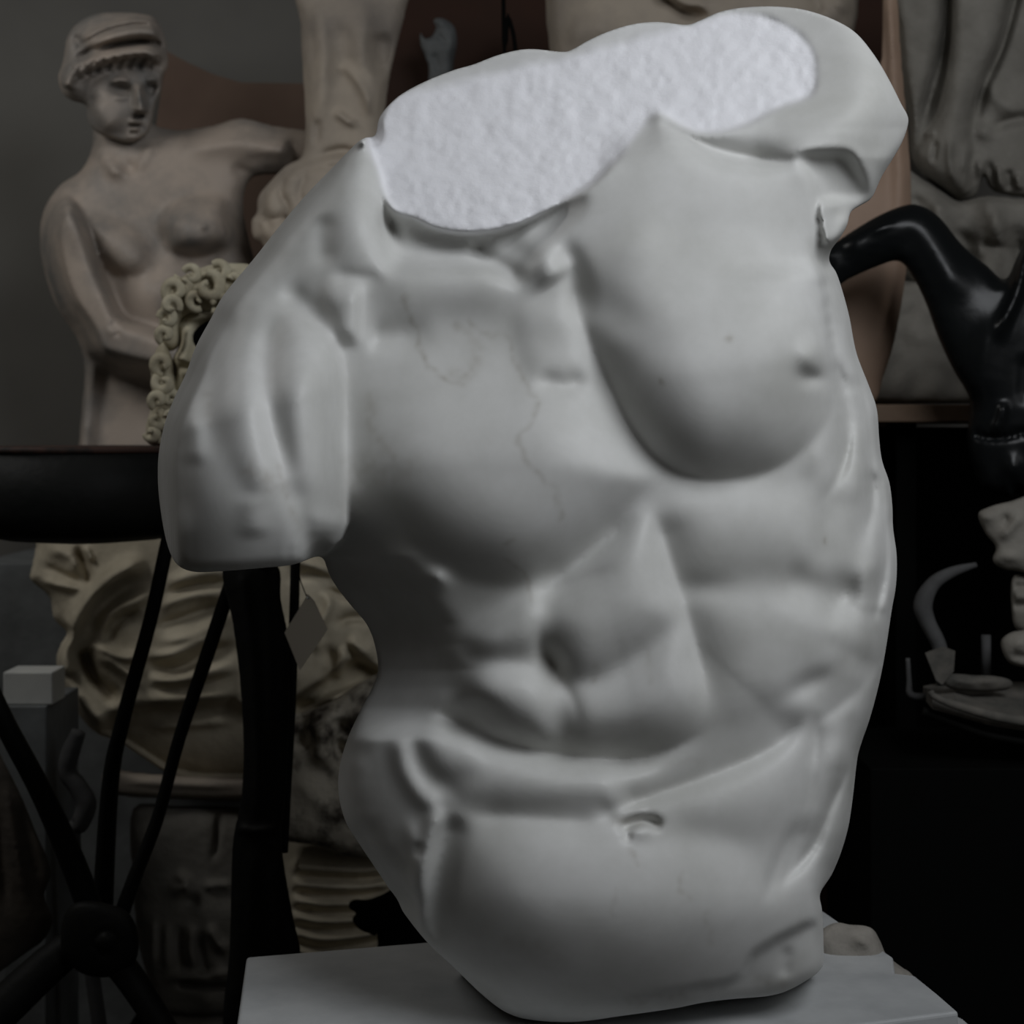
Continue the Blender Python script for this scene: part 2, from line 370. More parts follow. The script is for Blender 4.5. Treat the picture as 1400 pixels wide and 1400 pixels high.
OPS = [
 ('G',262,690,115,210,8,52), ('E',[(1144,565),(1142,500),(1134,450),(1128,400),(1124,348)],30,60,3.5,.65,.15), ('V',[(1124,350),(1128,400),(1134,450),(1142,500),(1144,545)],12,6,8,2.5,.2,.35), ('G',610,850,75,42,-15,-24), ('G',1160,815,16,22,10,-9), ('G',1130,650,14,24,20,8), ('G',1182,800,10,30,5,10),
 ('P',[(484,500),(482,620),(490,658),(515,702),(566,748),(622,782),(690,797),(750,783),(805,746),(860,694),(903,652),(880,620),(842,555),(815,470),(700,400),(540,420)],50,130,8,(640,430,640,640)),
 ('V',[(505,690),(560,748),(622,786),(690,800),(750,784),(805,746),(860,696),(900,664)],4,30,34,5,.3,.3),
 ('P',[(765,330),(784,405),(800,450),(820,500),(842,548),(868,594),(903,632),(940,651),(980,656),(1030,650),(1072,635),(1108,607),(1132,573),(1143,535),(1142,500),(1135,455),(1128,420),(1124,380),(1122,300),(1110,230),(800,230)],50,125,3,(950,300,950,520)),
 ('V',[(785,400),(800,450),(820,500),(842,548),(868,594),(903,633),(940,652),(980,657),(1030,651),(1072,636),(1108,608)],13,24,22,3,.25,.4),
 ('V',[(890,154),(930,183),(970,203),(1010,214),(1060,220),(1105,222)],40,40,9,2,.12,.35),
 ('G',486,310,26,52,-6,13), ('S',[(446,285),(441,330),(446,372)],11,-7), ('S',[(448,377),(490,381),(530,378)],8,-5),
 ('V',[(512,190),(517,235),(526,280),(540,318),(552,345)],46,9,28,2,.08,.3),
 ('P',[(522,290),(600,270),(700,270),(790,262),(792,292),(748,340),(722,366),(650,372),(580,372),(524,366)],-56,46,8),
 ('S',[(500,404),(560,398),(620,394),(690,396),(745,418)],24,10,.25,.4), ('S',[(498,458),(540,460),(600,450)],15,-8,.2,.5),
 ('E',[(492,476),(491,430),(489,386)],9,36,4,.3,.3),
 ('G',755,905,10,15,-20,-14), ('V',[(742,835),(738,880),(758,915),(785,960),(795,1010)],10,14,14,3,.3,.4),
 ('V',[(893,694),(913,760),(938,840),(962,930),(966,985)],13,34,12,2,.15,.3),
 ('V',[(730,812),(780,778),(835,735),(880,698)],12,22,14,4,.25,.3), ('V',[(722,815),(775,802),(815,786),(850,768)],7,12,12,3,.3,.4),
 ('V',[(560,962),(610,982),(660,1008),(720,1026),(800,1038),(880,1038),(945,1012),(985,985)],38,46,13,3,.15,.35),
 ('V',[(835,1110),(900,1086),(970,1062),(1045,1030),(1085,1000),(1112,962)],20,46,14,3,.12,.2), ('V',[(1100,1000),(1150,965),(1190,928),(1210,880)],12,40,14,3,.3,.2),
 ('V',[(625,1112),(700,1116),(780,1122),(850,1122)],11,26,22,4,.25,.3),
 ('V',[(1145,490),(1154,530),(1162,590),(1152,640),(1122,695)],24,9,16,1.5,.15,.35),
 ('V',[(1174,505),(1188,570),(1193,640),(1192,700),(1178,755)],32,8,15,1.5,.1,.35),
 ('V',[(1203,635),(1210,700),(1213,760),(1205,815),(1190,860)],40,7,13,1.5,.1,.25), ('V',[(1216,830),(1208,890),(1185,940)],26,7,18,2,.1,.3),
 ('V',[(1116,965),(1115,1030),(1101,1110),(1078,1185),(1052,1255)],17,14,18,3,.15,.35),
 ('V',[(1172,1032),(1140,1095),(1110,1163),(1058,1218)],24,8,13,1.5,.15,.35),
 # big masses
 ('G',950,480,150,150,10,24), ('G',960,300,180,90,0,10), ('G',790,1200,170,120,0,26), ('G',820,850,170,130,0,6),
 ('G',850,900,170,200,0,14),  ('G',350,700,90,70,0,18),
 # viewer-left chest muscle
 
  
 # viewer-right chest muscle: raised edge all round
 
 
 ('G',868,335,34,26,-30,9), ('G',835,425,45,24,30,-10), ('G',880,490,60,22,-35,-6),
 ('G',1108,487,13,15,0,14), ('G',1109,517,11,8,0,-10),
 # shoulder stump, viewer right
 ('G',1165,130,60,70,0,40), 
 ('P',[(1090,212),(1130,202),(1165,205),(1185,240),(1190,275),(1160,300),(1140,330),(1120,300),(1110,250)],-26,22,5),
 ('S',[(1060,212),(1110,203),(1160,206),(1176,232),(1188,262)],6,6),
 ('E',[(1118,268),(1122,300),(1130,345)],26,30,2,.2,.2),
 # trapezius / neck root, viewer left
  
 
 # hollow above the collar bone
 
 ('S',[(648,325),(662,350),(690,368),(725,385)],9,-22,.2,.3), ('S',[(705,318),(738,352),(765,388)],18,16,.2,.2), ('S',[(760,322),(782,360),(792,400),(803,450)],12,-12,.3,.4),
 # collar bone
  
 ('P',[(440,384),(492,384),(493,440),(488,475),(450,450)],12,22,6),
 ('S',[(380,385),(425,430),(458,468)],14,-12,.3,.3),
 ('P',[(705,425),(780,420),(812,505),(770,520),(718,510)],8,34,9), ('S',[(728,514),(770,527),(808,514)],10,-6),
 # arm and deltoid, viewer left
 ('P',[(60,380),(300,330),(440,420),(458,458),(468,500),(470,560),(471,640),(472,690),(473,716),(464,738),(458,758),(450,790),(440,900),(100,900)],80,75,3,(400,400,440,540)),
 ('P',[(392,420),(440,440),(462,480),(464,560),(464,650),(440,690),(405,640),(384,560),(374,490)],12,44,9),
 ('P',[(300,420),(350,400),(376,430),(366,500),(372,580),(385,650),(360,690),(318,640),(300,560)],12,44,10),
 ('S',[(378,420),(364,480),(364,530),(374,590),(392,650),(410,700)],12,-11,.2,.4),
 ('S',[(288,470),(283,560),(288,640)],12,-6,.3,.4), ('S',[(395,650),(412,700),(432,765)],12,-7,.3,.2), ('S',[(343,670),(350,740)],14,4),
 ('S',[(250,560),(245,650),(255,730)],14,-6,.3,.3),('S',[(268,560),(266,640)],12,5),
 ('G',345,400,40,25,40,7),
 # abdomen
 
 ('P',[(738,838),(775,795),(810,762),(850,718),(893,700),(914,770),(938,840),(905,876),(860,902),(820,925),(782,928),(752,892)],26,75,9),
 
 ('P',[(630,880),(668,835),(730,810),(752,850),(742,888),(700,902),(655,902)],22,40,9),
 ('P',[(590,900),(640,904),(700,907),(742,925),(768,965),(760,1022),(700,1018),(650,990),(615,955)],26,55,9),
 ('P',[(765,935),(820,930),(870,902),(934,845),(955,900),(968,950),(948,1000),(900,1030),(840,1038),(785,1034),(760,985)],22,80,9),
  
 
 ('P',[(905,690),(960,664),(1040,662),(1110,680),(1140,740),(1120,790),(1040,798),(960,805),(936,800),(918,760)],15,80,14),
 ('P',[(940,815),(1000,800),(1080,800),(1140,830),(1150,890),(1110,945),(1040,985),(985,990),(965,930)],15,80,14),
 ('G',960,805,26,12,0,-4), ('S',[(1060,785),(1110,805),(1165,830)],20,-9,.3,.2), ('S',[(1120,790),(1130,720),(1145,650)],14,-6),
 # left serratus fingers
 ('G',598,790,12,9,20,13), ('S',[(582,850),(600,885),(640,930)],11,13,.2,.4), ('S',[(580,925),(600,965)],8,9), ('S',[(600,900),(640,960),(690,1000)],14,-10),
 # fold under the ribs
 
 
 ('S',[(548,975),(600,982),(650,1002)],14,-10,.3,.3),
 # belly and groin
 ('P',[(566,992),(610,992),(655,1010),(668,1040),(640,1062),(600,1062),(575,1030)],10,28,9),
 ('P',[(668,1025),(760,1042),(850,1045),(905,1055),(850,1095),(740,1108),(640,1100),(625,1075)],10,40,10),
 ('S',[(545,1000),(552,1050),(580,1092),(610,1098)],10,8,.2,.2), ('S',[(606,1100),(588,1140),(578,1200),(570,1290)],10,12,.15,.2), ('S',[(556,1110),(568,1180),(560,1240)],8,6),
 ('S',[(625,1110),(606,1170),(598,1250),(606,1300)],13,-12,.15,.2), ('S',[(565,1000),(580,1050),(612,1078),(640,1095)],9,-3),
 ('S',[(572,1150),(570,1175)],5,-5),
 
 ('P',[(625,1150),(680,1118),(800,1122),(900,1140),(1000,1150),(1070,1220),(1060,1300),(980,1460),(820,1480),(700,1450),(630,1330),(606,1220)],26,160,12),
 # navel
 ('S',[(846,1140),(862,1126),(885,1122),(908,1132)],5,-16,.2,.2), ('S',[(852,1142),(864,1148)],4,-8), ('G',876,1137,11,7,-8,5), ('S',[(838,1128),(850,1112),(890,1108)],7,5), ('G',838,1112,14,10,0,-9),
 # right oblique and hip
 ('P',[(960,1068),(1040,1035),(1105,985),(1118,1000),(1112,1060),(1095,1120),(1030,1150),(960,1140),(925,1110)],9,80,10),
  ('S',[(1120,1020),(1100,1110),(1090,1150)],9,5),
  ('S',[(1140,1000),(1130,1080),(1105,1150)],14,8),
 ('S',[(1090,1120),(1060,1190),(1048,1240)],6,-6),
 # ribs and lat, viewer right
  ('S',[(1136,500),(1136,560),(1120,620),(1095,660)],12,8),
  ('S',[(1176,560),(1176,640),(1160,700)],12,8),
  ('S',[(1199,700),(1201,760),(1192,800)],9,8),
 ('G',1180,735,14,26,10,-8), ('G',1160,815,22,20,10,-11), ('G',1180,880,20,50,12,8), ('G',1105,935,26,10,-30,-8), ('S',[(1136,830),(1150,880),(1120,940)],12,4),
 # support left at the base
 ('E',[(1123,1256),(1080,1275),(1030,1305),(1003,1340),(940,1352),(860,1366)],-14,40,4,.05,.5),
 ('S',[(1076,1290),(1072,1340)],6,-4), ('S',[(620,1316),(680,1362),(740,1386),(860,1378),(960,1362)],8,-6,.1,.2),
]
_cutP = spline(CUT, True, 3)
_torP = spline(TORSO, True, 4)
def torso_post(X, Y, d, H):
    H = gblur(H, 2.2/TSTEP)
    b = np.clip((Y-1215)/180, 0, 1); H = H-b*b*72
    sd = sdist(X, Y, _cutP)
    # the flank under the arm falls back in one slanting plane
    xl = np.interp(Y, [690, 740, 760, 805, 853, 880, 915, 940, 975, 1010], [455, 448, 441, 462, 501, 512, 517, 509, 491, 475])
    cap = np.interp(Y, [650, 690, 730, 780, 840], [150, 95, 48, 16, 6])+.82*np.clip(X-xl, 0, None)+.0045*np.clip(X-xl, 0, None)**2
    k = 20.0; hm = -k*np.log(np.exp(-np.clip(H, -100, 400)/k)+np.exp(-np.clip(cap, 0, 400)/k))
    wt = np.clip((Y-650)/130, 0, 1)*np.clip((1015-Y)/50, 0, 1)*(np.clip((X-np.interp(Y, [650, 716, 738, 757, 766], [472, 474, 465, 444, 425]))/4, 0, 1)); wt = wt*wt*(3-2*wt)
    H = H*(1-wt)+np.minimum(H, hm)*wt
    m = 1/(1+np.exp(-np.clip((sd)/1.6, -30, 30)))
    vt = 152-0.235*(X-513)
    plane = 20+0.80*(Y-vt)-0.00055*(Y-vt)**2*0.6
    plane = np.where(X > 850, plane+(X-850)*0.05, plane)
    shc = plane+3+0.38*np.clip(-sd, 0, None); k = 9.0
    hs = -k*np.log(np.exp(-np.clip(H, -100, 400)/k)+np.exp(-np.clip(shc, -50, 400)/k))
    ws = np.clip((X-905)/50, 0, 1)*np.clip((190-Y)/60, 0, 1); H = H*(1-ws)+hs*ws; w2 = np.clip((X-1000)/60, 0, 1)*np.clip((215-Y)/40, 0, 1); H = H*(1-w2)+gblur(H, 24/TSTEP)*w2
    g = np.exp(-0.5*(((X-876)/26)**2+((Y-160)/26)**2)); H = H*(1-g)+np.minimum(H, plane+1)*g
    plane = plane+2.0*vnoise(X, Y, 22, 3)+1.3*vnoise(X, Y, 9, 4)
    # where the cut runs out into the chest the two surfaces meet
    run = np.exp(-0.5*(((X-868)/34)**2+((Y-196)/30)**2))
    m2 = 1/(1+np.exp(-np.clip(sd/12, -30, 30)))
    mm = m*(1-run)+m2*run
    d0 = sdist(X, Y, _torP); rim = 6+np.sqrt(np.clip(d0, 0, None)*60)
    plane = np.minimum(np.clip(plane, 0, None), rim+np.clip(d0-4, 0, None)*2)
    H = H*(1-mm)+plane*mm
    return H
def cut_attr(X, Y, d):
    return 1/(1+np.exp(-np.clip(sdist(X, Y, _cutP)/2.0, -30, 30)))
VEINS_AND_MARKS = [([(553,405),(560,430),(572,450),(574,478),(590,505),(612,520),(630,525)],2.2,.5),([(640,440),(660,455),(695,465),(703,490),(716,520),(732,545),(728,575),(712,600),(714,620),(728,640),(760,670),(766,710)],2.6,.34),  # veins and stains, with darker marks in the navel and belly creases
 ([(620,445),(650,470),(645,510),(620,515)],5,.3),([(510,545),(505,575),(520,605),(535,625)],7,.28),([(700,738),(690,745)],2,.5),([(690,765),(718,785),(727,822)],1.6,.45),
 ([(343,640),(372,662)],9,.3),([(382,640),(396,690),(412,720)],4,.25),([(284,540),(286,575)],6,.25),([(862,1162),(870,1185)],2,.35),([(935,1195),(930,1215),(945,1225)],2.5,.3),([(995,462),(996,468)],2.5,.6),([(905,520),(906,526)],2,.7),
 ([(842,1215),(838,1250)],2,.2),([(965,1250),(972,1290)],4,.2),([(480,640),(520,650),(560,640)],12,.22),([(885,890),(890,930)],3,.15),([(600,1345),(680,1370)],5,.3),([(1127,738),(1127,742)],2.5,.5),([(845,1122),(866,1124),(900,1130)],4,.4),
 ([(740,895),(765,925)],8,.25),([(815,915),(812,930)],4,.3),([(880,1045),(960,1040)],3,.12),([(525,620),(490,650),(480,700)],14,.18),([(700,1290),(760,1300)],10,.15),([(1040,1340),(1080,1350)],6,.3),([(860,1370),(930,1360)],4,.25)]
def vein_mark_attr(X, Y, d):
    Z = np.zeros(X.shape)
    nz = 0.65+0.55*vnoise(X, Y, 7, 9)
    for pts, w, a in VEINS_AND_MARKS:
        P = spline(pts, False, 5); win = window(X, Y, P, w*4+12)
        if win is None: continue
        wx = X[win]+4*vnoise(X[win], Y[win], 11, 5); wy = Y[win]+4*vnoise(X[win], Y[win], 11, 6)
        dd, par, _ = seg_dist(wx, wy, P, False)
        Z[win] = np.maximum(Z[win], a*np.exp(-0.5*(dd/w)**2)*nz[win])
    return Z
M_MARBLE = mat('white_marble', (.51,.51,.485), .5, (.67,.67,.655), 6, 7, bump=.3, bscale=80, cut=True, spec=.3, vein_mark={'cut': (.86,.86,.89), 'vein_mark': (.24,.21,.16)})
torso = sculpt('marble_torso', TORSO, 0.0, 180, OPS, TSTEP, M_MARBLE, back=150, flat=2.3, post=torso_post, attrs={'cut': cut_attr, 'vein_mark': vein_mark_attr}, ystep=TSTEP*1.25, smooth_it=2, fade=22, mass=MASS, rim=16, gain=1.18,
    world=lambda V: np.stack([V[:, 0], V[:, 1], np.maximum(V[:, 2], SLAB+.0005)], 1))
tag(torso, 'large white marble torso of a muscular nude man, headless and armless, on the marble slab', 'sculpture')
# ================================================================== HELPERS FOR HARD THINGS
def prism(name, pts, z0, z1, m, parent=None, bev=0):
    """solid from a ground outline [(x,y)]"""
    n = len(pts); V = [(x, y, z0) for x, y in pts]+[(x, y, z1) for x, y in pts]
    Fc = [list(range(n))[::-1], list(range(n, 2*n))]+[[i, (i+1) % n, n+(i+1) % n, n+i] for i in range(n)]
    a = sum(pts[i][0]*pts[(i+1) % n][1]-pts[(i+1) % n][0]*pts[i][1] for i in range(n))
    if a < 0: Fc = [f[::-1] for f in Fc]
    o = mesh_obj(name, V, Fc, m, parent, smooth=False)
    if bev:
        b = o.modifiers.new('bevel', 'BEVEL'); b.width = bev; b.segments = 3; b.limit_method = 'ANGLE'
    return o
def box(name, x0, x1, y0, y1, z0, z1, m, parent=None, bev=0.003):
    return prism(name, [(x0, y0), (x1, y0), (x1, y1), (x0, y1)], z0, z1, m, parent, bev)
def plate(name, px, Y, th, m, parent=None, lean=0):
    """upright sheet: outline in photo px, standing at distance Y, real thickness th"""
    P = [W(u, v, Y) for u, v in px]; n = len(P)
    if lean: P = [(x, y+(z-FLOOR)*lean, z) for x, y, z in P]
    V = P+[(x, y+th, z) for x, y, z in P]
    Fc = [list(range(n)), list(range(n, 2*n))[::-1]]+[[(i+1) % n, i, n+i, n+(i+1) % n] for i in range(n)]
    a = sum(P[i][0]*P[(i+1) % n][2]-P[(i+1) % n][0]*P[i][2] for i in range(n))
    if a < 0: Fc = [f[::-1] for f in Fc]
    return mesh_obj(name, V, Fc, m, parent, smooth=False)
def tube(name, pts, radii, m, parent=None, seg=12, n=5):
    """round bar through 3-D points with a radius at each"""
    P = np.array(pts, float); R = np.array(radii, float)
    Q = spline(np.concatenate([P, R[:, None]], 1), False, n) if len(P) > 2 else np.concatenate([P, R[:, None]], 1)
    V = []; Fc = []
    up = np.array([0.13, .97, .2])
    for i in range(len(Q)):
        t = Q[min(i+1, len(Q)-1), :3]-Q[max(i-1, 0), :3]; t /= max(np.linalg.norm(t), 1e-9)
        a = np.cross(t, up); a /= max(np.linalg.norm(a), 1e-9); b = np.cross(t, a)
        for k in range(seg):
            an = 2*math.pi*k/seg; V.append(Q[i, :3]+Q[i, 3]*(a*math.cos(an)+b*math.sin(an)))
    for i in range(len(Q)-1):
        for k in range(seg):
            k2 = (k+1) % seg; Fc.append([i*seg+k, i*seg+k2, (i+1)*seg+k2, (i+1)*seg+k])
    Fc.append(list(range(seg))[::-1]); Fc.append([(len(Q)-1)*seg+k for k in range(seg)])
    return mesh_obj(name, V, Fc, m, parent)
def ptube(name, px, Y, wpx, m, parent=None, seg=12, n=5):
    """bar traced in the photo at distance Y; wpx = widths in px"""
    Ys = Y if isinstance(Y, (list, tuple)) else [Y]*len(px)
    ws = wpx if isinstance(wpx, (list, tuple)) else [wpx]*len(px)
    return tube(name, [W(u, v, y) for (u, v), y in zip(px, Ys)], [w/2*(y+CD)/FPX for w, y in zip(ws, Ys)], m, parent, seg, n)
def lathe(name, prof, cx, cy, m, parent=None, seg=64):
    V = []; Fc = []; n = len(prof)
    for k in range(seg):
        a = 2*math.pi*k/seg
        for r, z in prof: V.append((cx+r*math.cos(a), cy+r*math.sin(a), z))
    for k in range(seg):
        k2 = (k+1) % seg
        for i in range(n-1): Fc.append([k*n+i, k2*n+i, k2*n+i+1, k*n+i+1])
    Fc.append([k*n for k in range(seg)][::-1]); Fc.append([k*n+n-1 for k in range(seg)])
    return mesh_obj(name, V, Fc, m, parent)
def ground(u, v, z):
    D = (EYE-z)*FPX/(v-HZ); return ((u-700)/FPX*D, D-CD)

M_SLAB = mat('slab_marble', (.44, .45, .45), .5, (.31, .32, .325), 7, 6, bump=.15, bscale=60)
M_STONE = mat('rough_stone', (.30, .28, .25), .9, (.16, .15, .13), 12, 6, bump=1, bscale=40)
M_PLASTER = mat('old_plaster', (.42, .36, .29), .75, (.24, .21, .18), 5, 6, bump=.5, bscale=30)
M_GODDESS = mat('aged_plaster', (.40, .335, .28), .55, (.17, .165, .155), 5, 5, bump=.3, bscale=30, mix=(.42, .68))
M_CREAM = mat('cream_plaster', (.50, .46, .34), .8, (.30, .26, .18), 14, 5, bump=.5, bscale=60)
M_DRAPE = mat('drapery_plaster', (.58, .52, .40), .8, (.34, .30, .22), 9, 6, bump=.6, bscale=50)
M_ROCK = mat('mottled_plaster', (.50, .46, .38), .85, (.06, .05, .04), 16, 8, bump=1, bscale=40, mix=(.45, .62))
M_TAN = mat('tan_plaster', (.34, .235, .17), .6, (.26, .18, .13), 5, 4, bump=.2, bscale=30)
M_GREYPL = mat('grey_plaster', (.26, .245, .215), .85, (.15, .14, .12), 8, 7, bump=.9, bscale=35)
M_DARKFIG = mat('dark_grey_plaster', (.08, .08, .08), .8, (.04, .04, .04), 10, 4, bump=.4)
M_BRONZE = mat('black_bronze', (.006, .007, .0075), .3, spec=.22, coat=0, bump=.25, bscale=25)
M_IRON = mat('black_iron', (.006, .0065, .006), .6, (.011, .011, .010), 8, 4, bump=.3, bscale=50, spec=.15)
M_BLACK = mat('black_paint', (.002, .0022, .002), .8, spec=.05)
M_RUST = mat('worn_rim', (.05, .025, .018), .7, (.015, .012, .01), 20, 5, mix=(.45, .6))
M_WOOD = mat('brown_wood', (.15, .10, .065), .7, (.08, .055, .04), 6, 6, bump=.4)
M_BOARD = mat('reddish_board', (.17, .115, .085), .85, (.12, .08, .06), 3, 4, bump=.2)
M_REDDARK = mat('dark_red_board', (.05, .022, .014), .85, (.035, .018, .012), 3, 4, bump=.2)
M_WALL = mat('wall_paint', (.155, .15, .135), .95, (.12, .115, .105), 1.3, 4, bump=.3, bscale=20)
M_FLOOR = mat('dark_floor', (.02, .02, .018), .8, (.012, .012, .01), 5, 5, bump=.4)
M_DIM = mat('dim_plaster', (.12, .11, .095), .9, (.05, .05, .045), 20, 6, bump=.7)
M_PAPER = mat('paper', (.85, .80, .70), .8)
M_CLOTH = mat('dull_cloth', (.10,.085,.07), .9, (.05,.043,.036), 12, 5, bump=.6)
M_WHITE = mat('white_card', (.62, .63, .60), .7, (.50, .51, .50), 9, 4)
M_GREYB = mat('grey_block', (.16, .17, .17), .7, (.10, .105, .105), 9, 5, bump=.3)

# ================================================================== THE ROOM
WALL_Y = 2.35
o = box('wall_back', -2.6, 3.2, WALL_Y, WALL_Y+.15, FLOOR, 3.2, M_WALL, bev=0); tag(o, kind='structure')
o = box('floor', -2.6, 3.2, -2.4, WALL_Y+.15, FLOOR-.1, FLOOR, M_FLOOR, bev=0); tag(o, kind='structure')

# ================================================================== MARBLE SLABS AND PEDESTAL
S = SLAB
pts = [ground(u, v, S) for u, v in [(337,1308),(1123,1243),(1165,1272),(1200,1294),(1221,1308),(1224,1330),(1251,1333),(1282,1358),(1311,1383),(1180,1400),(900,1432),(560,1470),(312,1480)]]
slab = prism('marble_slab', pts, S-.055, S, M_SLAB, bev=.004)
tag(slab, 'broad white marble slab with faint grey veins directly under the muscular torso', 'slab')
pts2 = [ground(u, v, S-.055) for u, v in [(400,1375),(1090,1290),(1200,1330),(1262,1362),(1320,1392),(1352,1420),(1340,1450),(900,1510),(420,1540)]]
slab2 = prism('marble_slab', pts2, S-.13, S-.055, M_SLAB, bev=.008)
tag(slab2, 'lower marble slab showing only its rounded corner at the bottom right of the torso', 'slab')
pts3 = [(x*.92+.005, y) for x, y in pts2]
ped = prism('pedestal', pts3, FLOOR, S-.13, M_STONE, bev=.01)
tag(ped, 'stone pedestal carrying the marble slabs, below the frame', 'pedestal')
chip = sculpt('stone_chunk', [(1140,1262),(1160,1264),(1190,1268),(1202,1284),(1212,1306),(1232,1322),(1250,1340),(1240,1400),(1150,1400),(1120,1330),(1118,1280)], .19, 40,
              [('S',[(1160,1275),(1190,1290),(1205,1310)],6,8),('G',1185,1285,10,8,0,8)], 3, M_STONE, flat=1.5)
tag(chip, 'small rough grey stone chunk peeping out behind the marble slab', 'stone')

# ================================================================== GODDESS STATUE (background left)
GY = 1.75
god_loc = W(200, 760, GY)
god = empty('goddess_statue', god_loc, 'weathered plaster statue of a nude woman with headband, looking down, against the wall', 'statue')
GB = [(128,150),(128,190),(122,215),(108,236),(84,252),(66,275),(56,305),(55,335),(62,375),(78,420),(104,460),(116,500),(112,560),(106,640),(104,760),(350,760),(345,640),(348,560),(352,440),(350,370),(338,320),(332,285),(336,255),(350,240),(385,238),(425,232),(450,215),(450,185),(415,178),(372,172),(330,162),(292,172),(250,178),(225,176),(207,168),(205,150),(170,130)]
god_ops = [('P',[(112,300),(150,296),(188,312),(205,345),(196,372),(172,382),(146,372),(124,350)],20,36,5),('P',[(216,300),(250,270),(300,268),(322,295),(320,330),(300,350),(262,356),(230,342)],28,42,4),('G',138,346,3,3,0,4),('G',215,395,34,30,0,10),('G',282,324,24,16,0,7),('V',[(232,338),(258,352),(290,348),(318,322)],7,26,10,3,.3,.3),('V',[(128,352),(150,374),(182,378),(205,360)],6,22,10,3,.3,.3),('S',[(228,332),(255,350),(290,345),(310,325)],7,-8),('S',[(128,340),(150,370),(178,380)],6,-6),
 ('G',279,310,3,3,0,5),('G',210,400,40,45,0,10),('S',[(222,300),(218,360),(205,400)],9,-5),
 ('S',[(140,230),(170,238),(200,235)],6,4),('S',[(125,190),(150,225),(172,240)],7,6),('G',180,232,8,8,0,-7),('S',[(205,190),(200,215),(180,238)],6,4),
 ('P',[(56,290),(90,265),(118,300),(135,350),(155,400),(172,432),(215,448),(260,470),(262,520),(215,512),(160,500),(115,480),(75,430),(50,370)],50,22,2),
 ('S',[(112,290),(122,325),(140,360)],5,-7),('G',100,300,22,26,0,8),
 ('P',[(320,225),(335,262),(320,300),(345,340),(400,300),(400,240),(360,240)],-22,18,5),
 ('S',[(240,200),(290,190),(340,195),(400,205)],15,12,.3,.1),('S',[(315,225),(335,235),(400,236)],5,-5),
 ('P',[(104,500),(160,505),(215,516),(260,530),(400,600),(400,800),(90,800)],-32,16,3),
 ('S',[(150,440),(160,452),(158,462)],3,-5,.2,.2),('G',157,452,7,7,0,4)]
gb = sculpt('body', GB, GY, 62, god_ops, 3, M_GODDESS, back=50, flat=1.8, gain=1.7, world=lambda V: np.stack([V[:,0], V[:,1], np.maximum(V[:,2], god_loc[2])], 1)); adopt(god, gb)
GH = [(88,77),(84,92),(80,104),(82,118),(88,130),(100,138),(112,141),(118,146),(120,160),(125,174),(138,184),(155,190),(174,195),(190,191),(203,180),(209,162),(214,140),(220,122),(222,106),(229,92),(229,75),(225,51),(213,26),(193,19),(161,17),(129,20),(106,32),(92,51)]
gh_ops = [('P',[(118,150),(122,120),(140,104),(165,90),(195,84),(218,95),(220,120),(212,150),(206,178),(185,194),(155,190),(128,176)],-4,10,2),
 ('S',[(88,122),(96,102),(116,90),(145,80),(175,73),(203,72),(224,86)],8,19,.05,.1),('P',[(120,74),(140,48),(175,36),(208,34),(222,48),(222,60),(195,57),(160,61)],9,12,2),('G',90,118,12,14,0,9),('S',[(128,134),(140,160),(160,182)],10,5),('S',[(152,130),(165,133),(180,130)],3,3),('V',[(98,72),(110,62),(135,46),(165,36),(200,33),(222,40)],7,3,3,1,.1,.1),('V',[(104,86),(132,70),(170,61),(205,58),(228,66)],9,4,4,1,.1,.1),('G',262,0,1,1,0,0),('G',105,54,6,4,30,-6),
 ('S',[(90,122),(110,110),(135,96),(165,84),(200,80),(222,98)],3,-4,.1,.1),
 ('S',[(112,68),(135,52),(165,42),(195,38),(222,46)],11,12,.2,.1),('S',[(112,58),(135,42),(165,32),(195,28),(222,34)],3,6,.1,.1),
 ('S',[(100,82),(130,66),(170,58),(205,56),(226,62)],3,-9,.1,.1),
 ('S',[(149,114),(165,109),(181,113)],3,5),('S',[(199,112),(208,108),(217,111)],3,4),
 ('G',166,123,11,5,8,-13),('G',208,122,8,5,-4,-13),('G',166,124,6,2,5,4),('G',208,123,5,2,0,4),
 ('S',[(188,110),(190,130),(193,146),(192,153)],5,17,.35,.05),('G',191,151,6,4,0,5),('S',[(182,157),(190,160),(198,156)],2.5,-8),
 ('S',[(174,168),(183,166),(195,168)],2.2,5),('S',[(174,172),(184,172),(195,171)],1.8,-6),('S',[(176,176),(184,177),(192,175)],2.4,5),('G',184,188,9,5,0,5),('S',[(176,182),(190,182)],2.5,-3),
 ('G',150,150,18,22,0,5)]
for i in range(9):
    x = 93+i*14.5; y = 104-i*5.0+(i*i)*.38
    gh_ops.append(('V',[(x-6,y+9),(x-1,y-3),(x+8,y-13)],8,2.5,4,1,.1,.1))
gh = sculpt('head', GH, GY-.09, 42, gh_ops, 1.6, M_GODDESS, back=40, flat=1.5, fade=10, smooth_it=1, gain=1.9); adopt(god, gh)
x, y, z = W(200, 760, GY)
p = box('plinth', x-.32, x+.32, GY-.2, GY+.25, FLOOR, z, M_GREYB); tag(p, 'grey plinth under the goddess statue, behind the draped figure', 'plinth')

